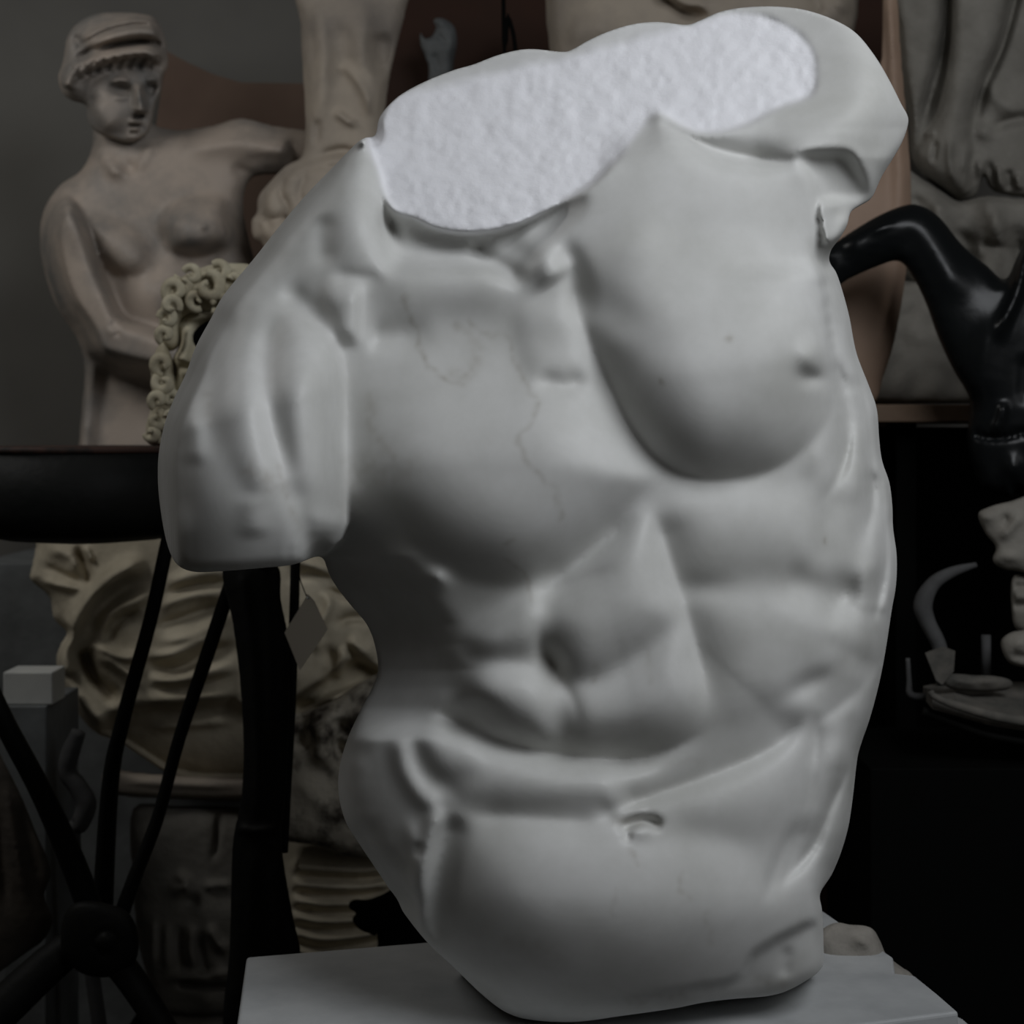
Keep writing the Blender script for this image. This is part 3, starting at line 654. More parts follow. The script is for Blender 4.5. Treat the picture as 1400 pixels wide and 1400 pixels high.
# ================================================================== BOARDS ON THE WALL
b = plate('leaning_board', [(228,70),(258,86),(290,101),(330,113),(420,114),(430,1437),(205,1437),(205,230)], 2.25, .02, M_BOARD)
tag(b, 'reddish-brown board against the wall behind the goddess statue', 'board')
b = plate('tall_board', [(508,-40),(762,-40),(775,1441),(500,1441)], 2.22, .03, M_REDDARK)
tag(b, 'dark red-brown panel against the wall between the tall leg and the hanging cord', 'panel')
b = plate('tall_board', [(1100,-40),(1212,-40),(1222,1467),(1100,1467)], 2.1, .03, M_REDDARK)
tag(b, 'dark red-brown panel behind the upper right shoulder of the torso', 'panel')
c = tube('hanging_cord', [(W(688,-40,1.2)[0], 1.2, 3.1), W(688,-30,1.2), W(695,20,1.2), W(704,62,1.2), W(708,160,1.2)], [.004]*5, M_BLACK)
tag(c, 'thin black cord hanging down behind the neck of the torso', 'cord')

# ================================================================== LEG STATUE AND SMALL FIGURE
SY = 1.35
DY = 1.3
Z1 = W(0, 1450, DY-.2)[2]
LY = 1.58
SHZ = W(0, 553, SY-.25)[2]      # top of the wooden shelf
leg = sculpt('leg_fragment', [(410,-40),(411,30),(414,90),(417,140),(418,180),(413,214),(392,226),(372,246),(354,268),(352,290),(344,302),(347,325),(362,338),(372,390),(400,470),(560,470),(560,340),(535,300),(524,200),(530,120),(543,60),(555,10),(558,-40)], LY, 40,
  [('S',[(430,-20),(440,60),(440,120),(432,190)],9,8),('S',[(462,20),(470,80),(460,130)],12,-7),('S',[(500,-20),(498,70),(512,130),(512,190)],12,9),
   ('S',[(455,100),(475,95),(500,130),(505,165)],5,6),('S',[(455,150),(475,165),(490,172)],4,7),('G',470,50,20,40,0,8),('S',[(522,40),(520,110)],12,-10),
   ('P',[(352,270),(375,248),(410,226),(470,210),(540,230),(540,320),(400,420),(360,335)],16,16,3),('V',[(364,258),(360,285),(372,318)],14,5,8,1.5),('V',[(392,238),(384,262),(394,285),(386,310)],13,5,8,1.5),('V',[(352,292),(372,300),(398,296)],9,5,5,1.5),('V',[(400,240),(440,228),(500,232)],8,6,8,1.5),('V',[(420,236),(410,262),(416,282)],8,5,8,1.5),('G',402,305,8,6,0,7),('S',[(432,215),(470,205),(500,220)],4,-7),('S',[(435,160),(432,200)],4,-5)],
  2.5, M_PLASTER, back=36, flat=1.7, fade=10, gain=1.5, world=lambda V: np.stack([V[:,0], V[:,1], np.maximum(V[:,2], W(0, 465, LY)[2])], 1))
tag(leg, 'stained plaster leg standing on a lumpy base, behind the left shoulder of the torso', 'sculpture')
fig = sculpt('figurine', [(574,42),(580,52),(590,50),(596,38),(592,28),(600,24),(612,28),(622,38),(625,60),(620,90),(622,130),(640,330),(560,330),(585,120),(582,80),(575,62)], 2.08, 22,
  [('G',603,32,7,5,0,7),('S',[(596,45),(605,55),(615,62)],3,-7),('G',612,62,7,12,0,6),('S',[(580,50),(590,58)],3,5),('S',[(592,70),(600,100)],4,-6)], 2, M_GREYB, flat=1.3, fade=5, world=lambda V: np.stack([V[:,0], V[:,1], np.maximum(V[:,2], W(600, 325, 2.08)[2])], 1))
tag(fig, 'small dark grey figurine against the dark red panel', 'figurine')
x, y, z = W(600, 325, 2.08); p = box('plinth', x-.1, x+.1, 2.0, 2.14, FLOOR, z-.002, M_BLACK); tag(p, 'tall black plinth under the small dark figurine', 'plinth')
x, y, z = W(480, 465, LY); p = box('plinth', x-.14, x+.12, 1.52, 1.64, FLOOR, z, M_BLACK); tag(p, 'tall black plinth under the stained plaster leg', 'plinth')

# ================================================================== WOODEN SHELF AND WHAT STANDS ON IT (right)
x0 = W(640, 550, SY-.25)[0]; x1 = W(1328, 550, SY-.25)[0]; x2 = W(1600, 550, SY)[0]
sh = empty('wooden_shelf', (x0, SY-.25, FLOOR), 'brown wooden shelf edge carrying the plaster feet and the tan form', 'shelf')
adopt(sh, prism('shelf_board', [(x0, SY-.25), (x1, SY-.25), (x1+.06, SY-.12), (x2, SY-.12), (x2, SY+.6), (x0, SY+.6)], SHZ-.032, SHZ, M_WOOD, bev=.003))
adopt(sh, box('shelf_support', W(1195,0,SY)[0], W(1222,0,SY)[0], SY-.18, SY-.1, FLOOR, SHZ-.03, M_BLACK)); adopt(sh, box('shelf_support', x0+.05, x0+.12, SY-.2, SY-.1, FLOOR, SHZ-.03, M_BLACK))
def onshelf(o):
    """settle the foot of a figure on the shelf"""
    return o
tan = sculpt('tan_form', [(1208,-60),(1224,-60),(1230,40),(1237,130),(1244,220),(1246,290),(1242,340),(1235,400),(1222,470),(1207,516),(1192,552),(1120,552),(1085,470),(1080,350),(1110,270),(1180,180),(1204,80)], SY-.18, 30,
  [('S',[(1215,-20),(1222,100),(1230,240),(1226,380),(1200,500)],7,7,.1,.2),('S',[(1205,0),(1212,150),(1215,300)],9,-6)], 3, M_TAN, back=26, flat=1.4, fade=8,
  world=lambda V: np.stack([V[:,0], V[:,1], np.maximum(V[:,2], SHZ)], 1))
tag(tan, 'tall smooth tan plaster form with a bulging edge behind the torso shoulder', 'sculpture')
feet = empty('feet_statue', (W(1310,548,SY)[0], SY, SHZ), 'grey plaster legs with bare feet on a rough rocky base on the shelf', 'statue')
f1 = sculpt('legs', [(1222,-60),(1226,40),(1232,110),(1243,170),(1246,215),(1262,240),(1290,262),(1312,275),(1335,266),(1345,240),(1360,262),(1420,270),(1470,260),(1470,-60)], SY+.1, 40,
  [('P',[(1215,-70),(1296,-70),(1292,40),(1285,100),(1268,150),(1255,185),(1240,190),(1225,100)],16,24,3),
   ('P',[(1303,-70),(1396,-70),(1380,40),(1350,110),(1330,170),(1335,230),(1330,266),(1310,272),(1270,250),(1250,215),(1262,190),(1280,150),(1290,80)],24,30,3),
   ('S',[(1294,-20),(1290,60),(1272,130),(1258,180)],6,-22,.05,.2),('S',[(1392,-20),(1370,60),(1345,120),(1332,175)],5,-20,.05,.2),
   ('G',1345,180,10,8,0,8),('S',[(1300,180),(1298,220),(1306,255)],4,6),('S',[(1280,190),(1276,225)],3,-7),('S',[(1262,185),(1280,180)],3,6),('S',[(1320,190),(1318,240)],4,5),
   ('S',[(1350,180),(1380,165),(1420,160)],6,-10),('S',[(1340,100),(1370,140),(1400,150)],9,8)]+
   [('S',[(1325+i*13,205+i*6),(1330+i*13,262)],4,8 if i % 2 else -7) for i in range(6)], 2.5, M_GREYPL, back=40, flat=2.2, fade=10, gain=1.5); adopt(feet, f1)
f2 = sculpt('rocky_base', [(1232,236),(1262,246),(1290,264),(1312,276),(1350,268),(1400,272),(1470,268),(1470,400),(1400,402),(1330,395),(1250,385),(1225,330)], SY+.06, 44,
  [('G',1255+((i*37) % 150),275+((i*53) % 110),9+(i % 4)*3,6+(i % 3)*3,i*31,(9 if i % 2 else -11)) for i in range(34)]+[('S',[(1245,262),(1290,285),(1320,300)],7,9),('S',[(1340,335),(1400,345)],5,-12,.1,.1)], 2.5, M_GREYPL, back=60, flat=2.2, fade=8); adopt(feet, f2)
f3 = sculpt('block', [(1195,390),(1250,384),(1330,384),(1420,396),(1470,396),(1470,552),(1185,552),(1188,470)], SY+.07, 50,
  [('G',1215+((i*47) % 180),400+((i*61) % 140),14,9,i*29,(5 if i % 2 else -5)) for i in range(18)], 3, M_GREYPL, back=60, flat=4, fade=6, closed_spline=1,
  world=lambda V: np.stack([V[:,0], V[:,1], np.maximum(V[:,2], SHZ)], 1)); adopt(feet, f3)
mid = sculpt('plaster_figure', [(748,-60),(747,0),(749,40),(755,90),(762,200),(770,552),(1080,552),(1100,300),(1150,90),(1168,40),(1174,0),(1176,-60)], SY+.25, 90,
  [('S',[(770,40),(800,45),(840,30)],14,10),('G',830,10,40,30,0,14),('P',[(890,-30),(915,-6),(935,8),(958,12),(968,22),(940,28),(915,12),(895,2)],-30,8,2),('S',[(900,-20),(930,0),(962,8),(975,24)],6,9),
   ('G',1040,0,50,30,0,16),('S',[(1110,-20),(1118,8),(1130,20)],6,-10),('S',[(1140,-10),(1150,10),(1165,14)],6,9),('G',1150,5,8,6,0,8),('S',[(1120,10),(1150,30)],5,7)], 4, M_PLASTER, back=60, flat=2, fade=14,
  world=lambda V: np.stack([V[:,0], V[:,1], np.maximum(V[:,2], SHZ)], 1))
tag(mid, 'large brownish plaster figure whose lower end shows just above the neck of the torso', 'statue')

# ================================================================== BLACK BRONZE (right)
BY = .95
brz = sculpt('bronze_figure', [(1120,346),(1134,337),(1160,319),(1200,295),(1238,280),(1262,282),(1286,298),(1315,334),(1348,362),(1374,382),(1390,352),(1404,325),(1430,290),(1520,280),(1520,1010),(1440,1010),(1400,700),(1380,682),(1345,668),(1331,640),(1322,600),(1326,548),(1303,505),(1282,460),(1266,415),(1246,375),(1228,357),(1200,364),(1160,382),(1135,396)], BY, 44,
  [('S',[(1150,345),(1200,320),(1245,305),(1275,330),(1320,420)],15,8,.1,.2),('G',1203,312,13,4,-20,5),('S',[(1402,330),(1392,395),(1370,445),(1362,470)],6,16,.1,.3),('S',[(1385,420),(1350,470),(1340,560)],14,8),
   ('S',[(1374,545),(1366,580),(1352,592)],5,9),('G',1385,640,9,12,0,9),('S',[(1330,592),(1360,598),(1410,590)],4,-8,.1,.1),('S',[(1405,480),(1400,560)],9,-6)]+
   [('S',[(1340+i*9,588),(1342+i*9,600)],2,4) for i in range(7)], 2.5, M_BRONZE, back=44, flat=1.3, fade=8,
  world=lambda V: np.stack([V[:,0], V[:,1], np.maximum(V[:,2], W(0, 1012, .95)[2])], 1))
tag(brz, 'glossy black bronze figure with a bent limb, cut off by the right edge', 'sculpture')

# ================================================================== DARK CABINET, TRAY AND FRAGMENTS (right)
CT = W(0, 1012, .95)[2]
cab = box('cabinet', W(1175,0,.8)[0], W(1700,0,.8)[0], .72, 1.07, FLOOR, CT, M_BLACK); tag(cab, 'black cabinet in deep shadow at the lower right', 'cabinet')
bk = box('shelf_backing', W(1150,0,1.35)[0], 1.6, 1.02+.33, 1.38, FLOOR, SHZ-.04, M_BLACK); tag(bk, 'black back panel under the wooden shelf at the right', 'screen')  # plain black sheet closing off the space under the shelf
tr = empty('tray', W(1340, 975, .8), 'shallow dim grey tray tilted towards the viewer, holding plaster fragments', 'tray')
def slabpx(name, top, bot, Y0, Y1, m, parent=None):
    """wedge whose upper edge is seen at `top` (far, Y1) and lower front edge at `bot` (near, Y0)"""
    A = [W(u, v, Y1) for u, v in top]; B = [W(u, v, Y0) for u, v in bot]; n = len(A)
    Cc = [(x, y, z-.02) for x, y, z in B]; Dd = [(x, y, z-.02) for x, y, z in A]
    V = A+B+Cc+Dd; Fc = []
    for i in range(n-1):
        for k in range(4):
            a, b2 = k*n, ((k+1) % 4)*n
            Fc.append([a+i, b2+i, b2+i+1, a+i+1])
    Fc.append([0, 3*n, 2*n, n]); Fc.append([n-1, 2*n-1, 3*n-1, 4*n-1])
    o = mesh_obj(name, V, Fc, m, parent, smooth=False)
    return o
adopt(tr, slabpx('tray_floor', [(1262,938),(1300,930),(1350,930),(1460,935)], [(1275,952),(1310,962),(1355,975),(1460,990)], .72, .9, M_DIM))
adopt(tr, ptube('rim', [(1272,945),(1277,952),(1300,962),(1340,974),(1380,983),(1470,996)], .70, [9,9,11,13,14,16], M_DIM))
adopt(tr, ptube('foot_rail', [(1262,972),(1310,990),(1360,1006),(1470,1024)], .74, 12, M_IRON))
fr = [ ([(1288,928),(1300,921),(1330,923),(1358,924),(1382,930),(1380,942),(1345,946),(1300,942)], 'flat plaster fragment lying in the tray', [('S',[(1300,930),(1340,936)],3,4),('G',1350,932,8,4,0,5)]),
       ([(1368,880),(1376,868),(1395,862),(1440,862),(1440,912),(1400,912),(1378,904)], 'pale rounded plaster lump at the right edge above the tray', [('G',1395,880,9,7,0,6),('S',[(1380,895),(1410,900)],4,-5)]),
       ([(1337,704),(1350,694),(1380,686),(1440,678),(1440,800),(1398,782),(1372,778),(1357,766),(1362,748),(1348,730)], 'plaster animal-like head fragment below the black bronze', [('G',1350,706,8,6,0,7),('G',1375,710,4,5,0,-9),('S',[(1365,740),(1385,720),(1400,700)],5,7),('G',1380,762,12,7,0,7)]),
       ([(1384,790),(1402,786),(1440,786),(1440,862),(1392,862),(1383,830)], 'stacked plaster rings at the right edge under the head fragment', [('S',[(1385,802),(1430,802)],4,-6,.1,.1),('S',[(1385,828),(1430,828)],4,-6,.1,.1),('S',[(1385,815),(1430,815)],5,5,.1,.1)])]
for i, (ol, lb, ops) in enumerate(fr):
    o = sculpt('plaster_fragment', ol, [.8, .82, .84, .86][i], 14 if i == 0 else 20, ops, 2, [M_DIM, M_GREYPL, M_GREYPL, M_GREYPL][i], flat=1.3, fade=4); tag(o, lb, 'fragment')
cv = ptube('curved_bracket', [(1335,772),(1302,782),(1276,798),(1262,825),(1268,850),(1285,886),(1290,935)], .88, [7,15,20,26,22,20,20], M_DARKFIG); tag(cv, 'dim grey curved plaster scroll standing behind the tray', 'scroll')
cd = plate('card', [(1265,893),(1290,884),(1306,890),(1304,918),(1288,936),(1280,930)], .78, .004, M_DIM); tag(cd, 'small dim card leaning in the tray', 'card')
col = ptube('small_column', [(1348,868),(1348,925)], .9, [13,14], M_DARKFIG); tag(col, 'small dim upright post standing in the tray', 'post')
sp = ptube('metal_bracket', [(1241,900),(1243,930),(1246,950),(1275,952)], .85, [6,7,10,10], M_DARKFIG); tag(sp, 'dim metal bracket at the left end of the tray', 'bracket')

# ================================================================== BLACK SCULPTOR'S STAND (left)
TY = .8
def pz(v, Y): return W(0, v, Y)[2]
cx = W(118, 0, TY)[0]; s = (TY+CD)/FPX
st = empty('sculptor_stand', (cx, TY, FLOOR), 'black iron modelling stand with round top and crossing struts, left of the torso', 'stand')
R = 175*s
zt = pz(610, TY)
prof = [(0.001, zt-.155), (R*.3, zt-.154), (R*.62, zt-.148), (R*.86, zt-.137), (R*.97, zt-.12), (R, zt-.10), (R, zt-.008)]
adopt(st, lathe('stand_top', [(0.001, zt-.022)]+[(R, zt-.022)][:0]+prof[0:0]+prof, cx, TY, M_IRON))
adopt(st, lathe('top_plate', [(0.001, zt-.009), (R*1.008, zt-.009), (R*1.008, zt-.002), (R*.99, zt)], cx, TY, M_RUST))
post = sculpt('post', [(306,770),(377,770),(384,820),(394,870),(396,905),(395,1000),(391,1080),(385,1130),(388,1180),(400,1250),(412,1318),(400,1420),(310,1420),(314,1300),(317,1180),(320,1140),(330,1090),(333,1020),(328,930),(318,850)], .62, 26,
  [('S',[(330,780),(345,900),(352,1050),(350,1130)],5,4,.05,.1),('S',[(362,800),(372,900),(372,1050)],8,4),('S',[(316,1132),(350,1136),(384,1132)],4,6,.1,.1),('S',[(345,1150),(342,1300)],6,4),('S',[(372,1170),(388,1290)],7,4)], 3, M_IRON, flat=1.4, fade=4)
def to_floor(o, ztop, n=1):
    return o
adopt(st, post)
adopt(st, box('post_foot', W(316,0,.62)[0], W(400,0,.62)[0], .6, .66, FLOOR, W(0,1400,.62)[2]+.05, M_IRON))
for px, Y, w in [([(234,720),(226,755),(205,850),(168,985),(150,1080),(138,1290)], [.7,.7,.7,.72,.74,.8], [20,20,20,21,24,30]),
                 ([(330,760),(310,815),(285,890),(245,1010),(215,1120),(180,1210),(150,1300)], [.66]*7, [22,20,20,18,18,20,24]),
                 ([(404,760),(402,840),(398,960),(392,1080),(388,1165)], [.66]*5, [14,14,14,13,12]),
                 ([(-30,900),(5,985),(55,1080),(100,1180),(140,1290)], [.6,.6,.62,.64,.66], [22,28,30,34,34]),
                 ([(140,1290),(180,1340),(232,1420)], [.66,.62,.6], [44,40,36]),
                 ([(140,1290),(90,1300),(-40,1420)], [.66,.66,.6], [36,50,60])]:
    adopt(st, ptube('strut', px, Y, w, M_IRON))
adopt(st, ptube('brace', [(250,705),(345,765),(420,757)], [.72,.62,.53], [16,18,14], M_IRON))
hub = sculpt('hub', [(88,1250),(110,1232),(150,1236),(178,1250),(190,1285),(182,1320),(150,1336),(110,1330),(84,1300)], .62, 22, [('G',143,1288,10,10,0,7),('S',[(125,1288),(143,1272),(161,1288),(143,1306),(125,1288)],3,-4,.01,.01)], 3, M_IRON, flat=1.5, fade=4); adopt(st, hub)
tg = empty('paper_tag', W(420, 812, .52), 'pale blank paper tag hanging point-down from a thread beside the black post', 'tag')
adopt(tg, plate('tag_card', [(421,812),(430,822),(448,861),(410,917),(389,865)], .52, .0012, M_PAPER))
adopt(tg, ptube('thread', [(407,760),(409,785),(413,800),(420,817)], .518, 1.6, M_BLACK, seg=6)); adopt(tg, ptube('eyelet', [(419,817),(423,818)], .517, 3, M_WHITE, seg=8))

# ================================================================== BEARDED BUST ON THE STAND
UY = .86
bust = empty('bearded_bust', W(270, 606, UY), 'cream plaster head with tight curls and long beard, half hidden by the torso arm', 'bust')
face = sculpt('face', [(240,440),(252,425),(300,410),(345,420),(380,480),(375,600),(345,612),(240,612),(215,606),(232,560),(236,530),(240,505),(236,492),(246,468)], UY, 40,
  [('S',[(262,440),(258,460),(252,480),(247,494)],7,24,.3,.05),('G',250,492,9,7,0,12),('G',276,455,14,12,-20,-26),('S',[(250,438),(275,432),(300,436)],5,8),('S',[(240,504),(252,502),(262,506)],3,-8),('S',[(250,520),(262,510),(275,512)],5,8)], 2, M_CREAM, flat=1.4, fade=6, world=lambda V: np.stack([V[:,0], V[:,1], np.maximum(V[:,2], zt+.001)], 1)); adopt(bust, face)
eye = sculpt('eye_shade', [(262,462),(270,448),(282,440),(298,436),(310,442),(300,470),(275,475),(265,472)], UY-.035, 8, [], 1.6, M_BLACK, fade=3); adopt(bust, eye); eye['label'] = 'black piece painting the shade in the eye hollow'  # solid black piece stands in for shade in the eye hollow
M_CURL = M_CREAM
def curl(cx_, cy_, r, Y, turn=1.6, ph=0, sgn=1, w=7):
    px = []; n = 14; w = w*1.75; r = r*.98
    for i in range(n):
        t = i/(n-1); a = ph+sgn*turn*2*math.pi*t; rr = r*(1-.72*t)
        px.append((cx_+rr*math.cos(a), cy_+rr*math.sin(a)*1.05))
    Ys = [Y-.012*i/(n-1) for i in range(n)]
    return ptube('curl', px, Ys, [w*(.6+.4*math.sin(math.pi*min(1, (i+2)/n))) for i in range(n)], M_CURL, seg=8, n=3)
for (a, b2, r, ph, sg, w) in [(240,398,16,2.2,1,9),(252,388,14,4,-1,8),(286,392,19,4.6,1,10),(268,410,13,1,1,8),(296,412,14,2,-1,8),(234,418,12,.5,-1,8),(229,436,12,3.3,1,8),(226,458,11,2,1,8),(318,385,18,3.6,-1,10),(300,372,13,4,1,8),(262,376,12,3.6,1,7),
                              (222,498,14,1.5,1,9),(224,524,13,4,-1,9),(216,548,11,2,1,8),(232,545,10,0,-1,8),(214,574,12,5,1,9),(230,570,12,3,-1,9),(222,590,13,1,1,9),(208,592,9,3,-1,8)]:
    adopt(bust, curl(a, b2, r, UY-.046-.0014*((a*7+b2*3) % 11), .95, ph, sg, w))
hair = sculpt('hair', [(218,440),(222,410),(240,385),(262,372),(290,362),(322,360),(350,366),(380,400),(380,460),(330,450),(300,432),(262,430),(246,445),(246,470),(232,480),(218,462)], UY, 42, [('G',320,380,20,14,0,6)], 2.5, M_CREAM, flat=1.6, fade=6); adopt(bust, hair)
beard = sculpt('beard', [(206,500),(214,478),(224,464),(232,482),(238,500),(240,520),(244,560),(240,600),(228,608),(202,606),(200,580),(206,560),(208,530)], UY, 34, [], 2.5, M_CREAM, flat=1.6, fade=6, world=lambda V: np.stack([V[:,0], V[:,1], np.maximum(V[:,2], zt+.001)], 1)); adopt(bust, beard)

# ================================================================== DRAPED FIGURE AND FRAGMENTS (lower left)
drf = empty('draped_figure', W(300, 1098, DY), 'pale plaster figure wrapped in flowing drapery folds, behind the black stand', 'statue')
dr = sculpt('drapery', [(54,700),(50,745),(44,776),(42,792),(58,806),(70,820),(74,845),(92,864),(84,880),(78,900),(82,926),(96,955),(112,982),(135,1004),(160,1012),(200,1038),(245,1062),(330,1068),(400,1060),(480,1040),(520,990),(540,900),(520,820),(490,760),(450,690),(250,660)], DY, 80,
  [('S',[(50,790),(80,800),(120,806)],4,8),('S',[(55,770),(85,785),(118,800)],4,-7),('S',[(60,750),(95,760),(108,790)],6,8),('S',[(100,745),(118,775),(124,808)],4,-12),('S',[(115,745),(128,770)],3,7),
   ('S',[(205,765),(160,785),(125,815),(100,855),(86,890),(90,925)],9,20,.15,.05),('S',[(215,780),(175,800),(140,830),(120,870),(118,890)],8,-9),
   ('S',[(118,880),(145,890),(175,900),(200,890)],5,13),('S',[(115,885),(130,925),(165,962)],7,-22,.1,.2),('S',[(120,893),(150,905),(180,925),(195,945)],5,10),('S',[(84,925),(110,960),(140,990),(155,1000)],8,12),
   ('S',[(145,885),(160,850),(195,835)],5,-11),('S',[(135,870),(150,840),(190,820),(220,800)],6,10),('S',[(225,800),(270,785),(320,780)],6,9),('S',[(220,815),(270,800),(320,795)],4,-9),
   ('S',[(210,835),(260,815),(320,810)],6,9),('S',[(205,860),(250,845),(310,822)],5,-11),('S',[(210,880),(260,870),(300,850),(325,830)],6,9),('S',[(190,905),(240,915),(290,890),(330,880)],6,-15),('S',[(195,895),(230,895),(280,875),(310,860)],5,9),
   ('S',[(190,925),(240,930),(300,915),(330,905)],7,12),('S',[(200,940),(250,940),(330,920)],4,-8),('S',[(190,955),(250,958),(330,950)],8,9),('S',[(165,975),(220,972),(330,960)],6,-16,.1,.1),
   ('P',[(140,985),(200,975),(340,962),(480,965),(500,1080),(140,1080)],-26,20,4),('S',[(190,995),(260,990),(330,985)],5,7),
   ('S',[(385,760),(430,775),(460,790)],5,8),('S',[(390,790),(430,785),(465,800)],5,-8),('S',[(440,800),(450,830),(430,870),(445,900)],5,9),('S',[(435,800),(470,815),(500,812)],4,-8),('S',[(455,860),(480,845),(520,850)],5,-9),('S',[(470,870),(500,890),(520,890)],7,10),('S',[(440,880),(455,910),(440,935)],6,-9),('S',[(462,880),(470,900),(455,930)],6,9),
   ('P',[(395,960),(430,935),(460,915),(480,900),(520,915),(500,935),(450,955),(410,975)],-24,9,2),('S',[(470,875),(490,905),(515,915)],4,-10),('S',[(400,840),(410,900),(400,950)],8,6)],
  2.5, M_DRAPE, back=60, flat=2.3, fade=9, gain=1.6); adopt(drf, dr)
bs = sculpt('base', [(146,1052),(200,1058),(330,1064),(400,1064),(420,1098),(330,1095),(240,1092),(150,1084)], DY, 60, [('S',[(150,1068),(330,1076)],4,5)], 2.5, M_PLASTER, flat=3, fade=4); adopt(drf, bs)
lo = sculpt('relief_fragment', [(182,1106),(240,1103),(330,1104),(400,1112),(400,1180),(330,1440),(215,1440),(205,1350),(190,1290),(182,1200)], DY-.02, 40,
  [('S',[(235,1195),(255,1205),(250,1225)],5,8),('G',245,1215,10,8,0,8),('G',262,1232,8,6,0,-8),('S',[(276,1215),(300,1210),(320,1214)],4,7),('S',[(262,1260),(262,1300),(270,1330)],5,11),('S',[(282,1262),(298,1290),(316,1304)],5,10),('S',[(270,1270),(276,1320),(300,1338)],6,-9),('S',[(210,1250),(208,1330)],4,6),('S',[(228,1255),(228,1335)],5,6),('S',[(245,1262),(248,1335)],4,-6),('S',[(240,1345),(290,1350),(330,1346)],3,-12,.1,.1),('S',[(215,1338),(260,1336),(330,1330)],5,7),('G',285,1370,10,9,0,6),('S',[(225,1388),(270,1392),(330,1388)],3,-9,.1,.1),
   ('G',300,1250,26,18,0,5),('S',[(300,1100),(296,1160),(286,1180)],3,-6)], 2.5, M_GREYPL, flat=2.5, fade=6, gain=1.4, world=lambda V: np.stack([V[:,0], V[:,1], np.maximum(V[:,2], Z1)], 1))
tag(lo, 'dim carved stone relief with hanging folds, below the draped figure', 'relief')
rk = sculpt('mottled_fragment', [(370,985),(410,975),(450,960),(500,930),(540,915),(560,960),(570,1060),(560,1160),(500,1172),(470,1168),(430,1155),(390,1150),(360,1140)], DY-.2, 44,
  [('G',400+((i*31) % 120),975+((i*23) % 60),8+(i % 3)*3,6+(i % 2)*4,i*40,(10 if i % 2 else -13)) for i in range(22)]+[('S',[(400,1060),(440,1100),(480,1130)],9,6),('S',[(420,1040),(470,1080)],8,-5)], 2.5, M_ROCK, flat=1.8, fade=8)
tag(rk, 'mottled white plaster lump with dark pitted top, between black post and torso hip', 'fragment')
pl = sculpt('pleated_fragment', [(376,1150),(420,1152),(470,1166),(510,1166),(560,1180),(640,1230),(640,1470),(380,1470),(384,1250)], DY-.12, 34,
  [('S',[(395,1185+i*22),(440,1188+i*24),(500,1190+i*22),(545,1182+i*22)],6,10,.1,.2) for i in range(6)]+[('S',[(398,1196+i*22),(440,1200+i*24),(500,1202+i*22),(540,1192+i*22)],5,-10,.1,.2) for i in range(6)], 2.5, M_DRAPE, flat=2, fade=5, gain=1.4, world=lambda V: np.stack([V[:,0], V[:,1], np.maximum(V[:,2], Z1)], 1))
tag(pl, 'cream pleated drapery fragment just above the left corner of the marble slab', 'fragment')
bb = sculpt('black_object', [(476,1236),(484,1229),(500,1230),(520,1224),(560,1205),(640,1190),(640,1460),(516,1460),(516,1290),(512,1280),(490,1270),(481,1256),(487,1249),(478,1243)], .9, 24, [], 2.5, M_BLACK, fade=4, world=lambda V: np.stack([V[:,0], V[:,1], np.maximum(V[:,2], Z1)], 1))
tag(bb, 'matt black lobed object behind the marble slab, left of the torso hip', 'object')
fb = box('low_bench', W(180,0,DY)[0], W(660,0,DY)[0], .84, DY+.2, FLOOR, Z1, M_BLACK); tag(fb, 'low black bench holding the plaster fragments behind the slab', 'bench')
gx0, gx1 = W(4,0,1.0)[0], W(72,0,1.0)[0]
wb = box('white_block', gx0, gx1, 1.0, 1.08, W(0,964,1.0)[2], W(0,919,1.0)[2], M_WHITE); tag(wb, 'small white box on a grey pedestal at the left edge', 'box')
gp = box('grey_pedestal', gx0+.004, gx1-.008, .99, 1.2, FLOOR, W(0,964,1.0)[2], M_GREYB); tag(gp, 'grey stone pedestal under the small white box', 'pedestal')
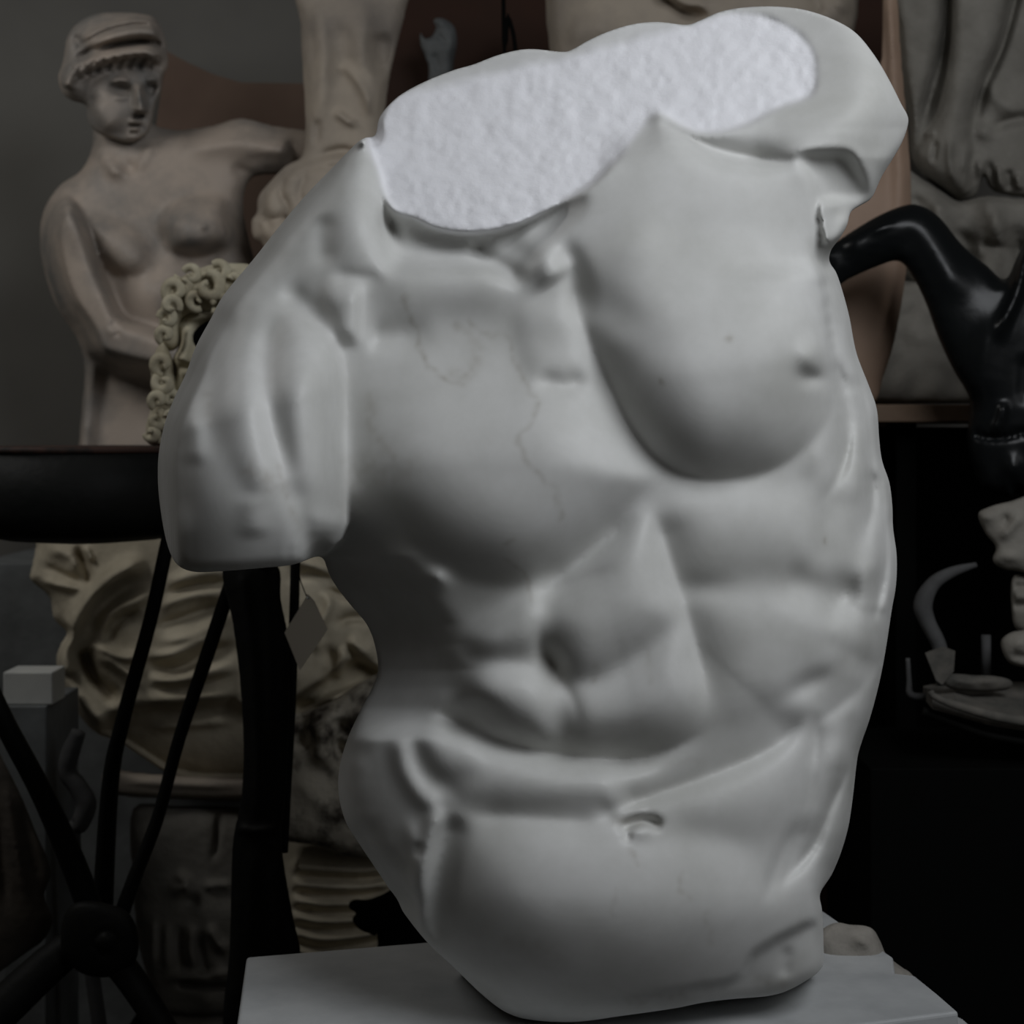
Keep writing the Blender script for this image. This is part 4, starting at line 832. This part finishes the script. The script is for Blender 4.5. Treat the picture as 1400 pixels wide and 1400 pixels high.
br = sculpt('brown_drape', [(-60,1010),(-10,1020),(5,1040),(30,1090),(50,1140),(70,1190),(60,1225),(72,1262),(40,1300),(-60,1330)], .85, 20,
  [('S',[(5,1060),(20,1150),(40,1240)],5,7),('S',[(25,1090),(45,1170),(60,1230)],4,-6),('S',[(-5,1100),(5,1200),(10,1260)],5,-6)], 3, M_CLOTH, fade=5); tag(br, 'dull brown crumpled cloth at the lower left edge behind the iron strut', 'cloth')
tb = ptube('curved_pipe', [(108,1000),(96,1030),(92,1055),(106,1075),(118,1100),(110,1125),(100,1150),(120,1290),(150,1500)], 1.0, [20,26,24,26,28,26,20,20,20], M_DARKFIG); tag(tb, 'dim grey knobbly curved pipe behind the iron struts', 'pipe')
# ================================================================== LIGHT AND CAMERA
def area(name, loc, target, size, size_y, power, col):
    l = bpy.data.lights.new(name, 'AREA'); l.shape = 'RECTANGLE'; l.size = size; l.size_y = size_y; l.energy = power; l.color = col
    o = bpy.data.objects.new(name, l); C.objects.link(o); o.location = loc
    from mathutils import Vector
    o.rotation_euler = (Vector(target)-Vector(loc)).to_track_quat('-Z', 'Y').to_euler(); return o
area('skylight', (1.05, -1.45, 1.95), (0, 0.1, 0.35), 1.2, 1.1, 29, (.93, .96, 1.0))
area('window_light', (3.2, -2.2, 1.6), (0, 0.2, 0.5), 1.4, 1.8, 8, (.95, .97, 1.0))
area('background_fill', (-1.75, .45, 1.9), (-.7, 1.7, .35), .55, .7, 8.5, (.98,.97,.95))  # added fill lamp from the left for the goddess and draped figure
w = bpy.data.worlds.new('world'); bpy.context.scene.world = w; w.use_nodes = True
w.node_tree.nodes['Background'].inputs[0].default_value = (1, .9, .8, 1); w.node_tree.nodes['Background'].inputs[1].default_value = .02
cam = bpy.data.cameras.new('camera'); co = bpy.data.objects.new('camera', cam); C.objects.link(co)
co.location = (0, -CD, EYE); co.rotation_euler = (math.pi/2, 0, 0)
cam.sensor_width = 36; cam.lens = 36*FPX/1400; cam.shift_y = -(700-HZ)/1400
cam.dof.use_dof = True; cam.dof.focus_distance = CD-.1; cam.dof.aperture_fstop = 7
bpy.context.scene.camera = co
vs = bpy.context.scene.view_settings; vs.view_transform = 'Standard'; vs.look = 'None'; vs.gamma = 1; vs.exposure = 0; vs.use_curve_mapping = False
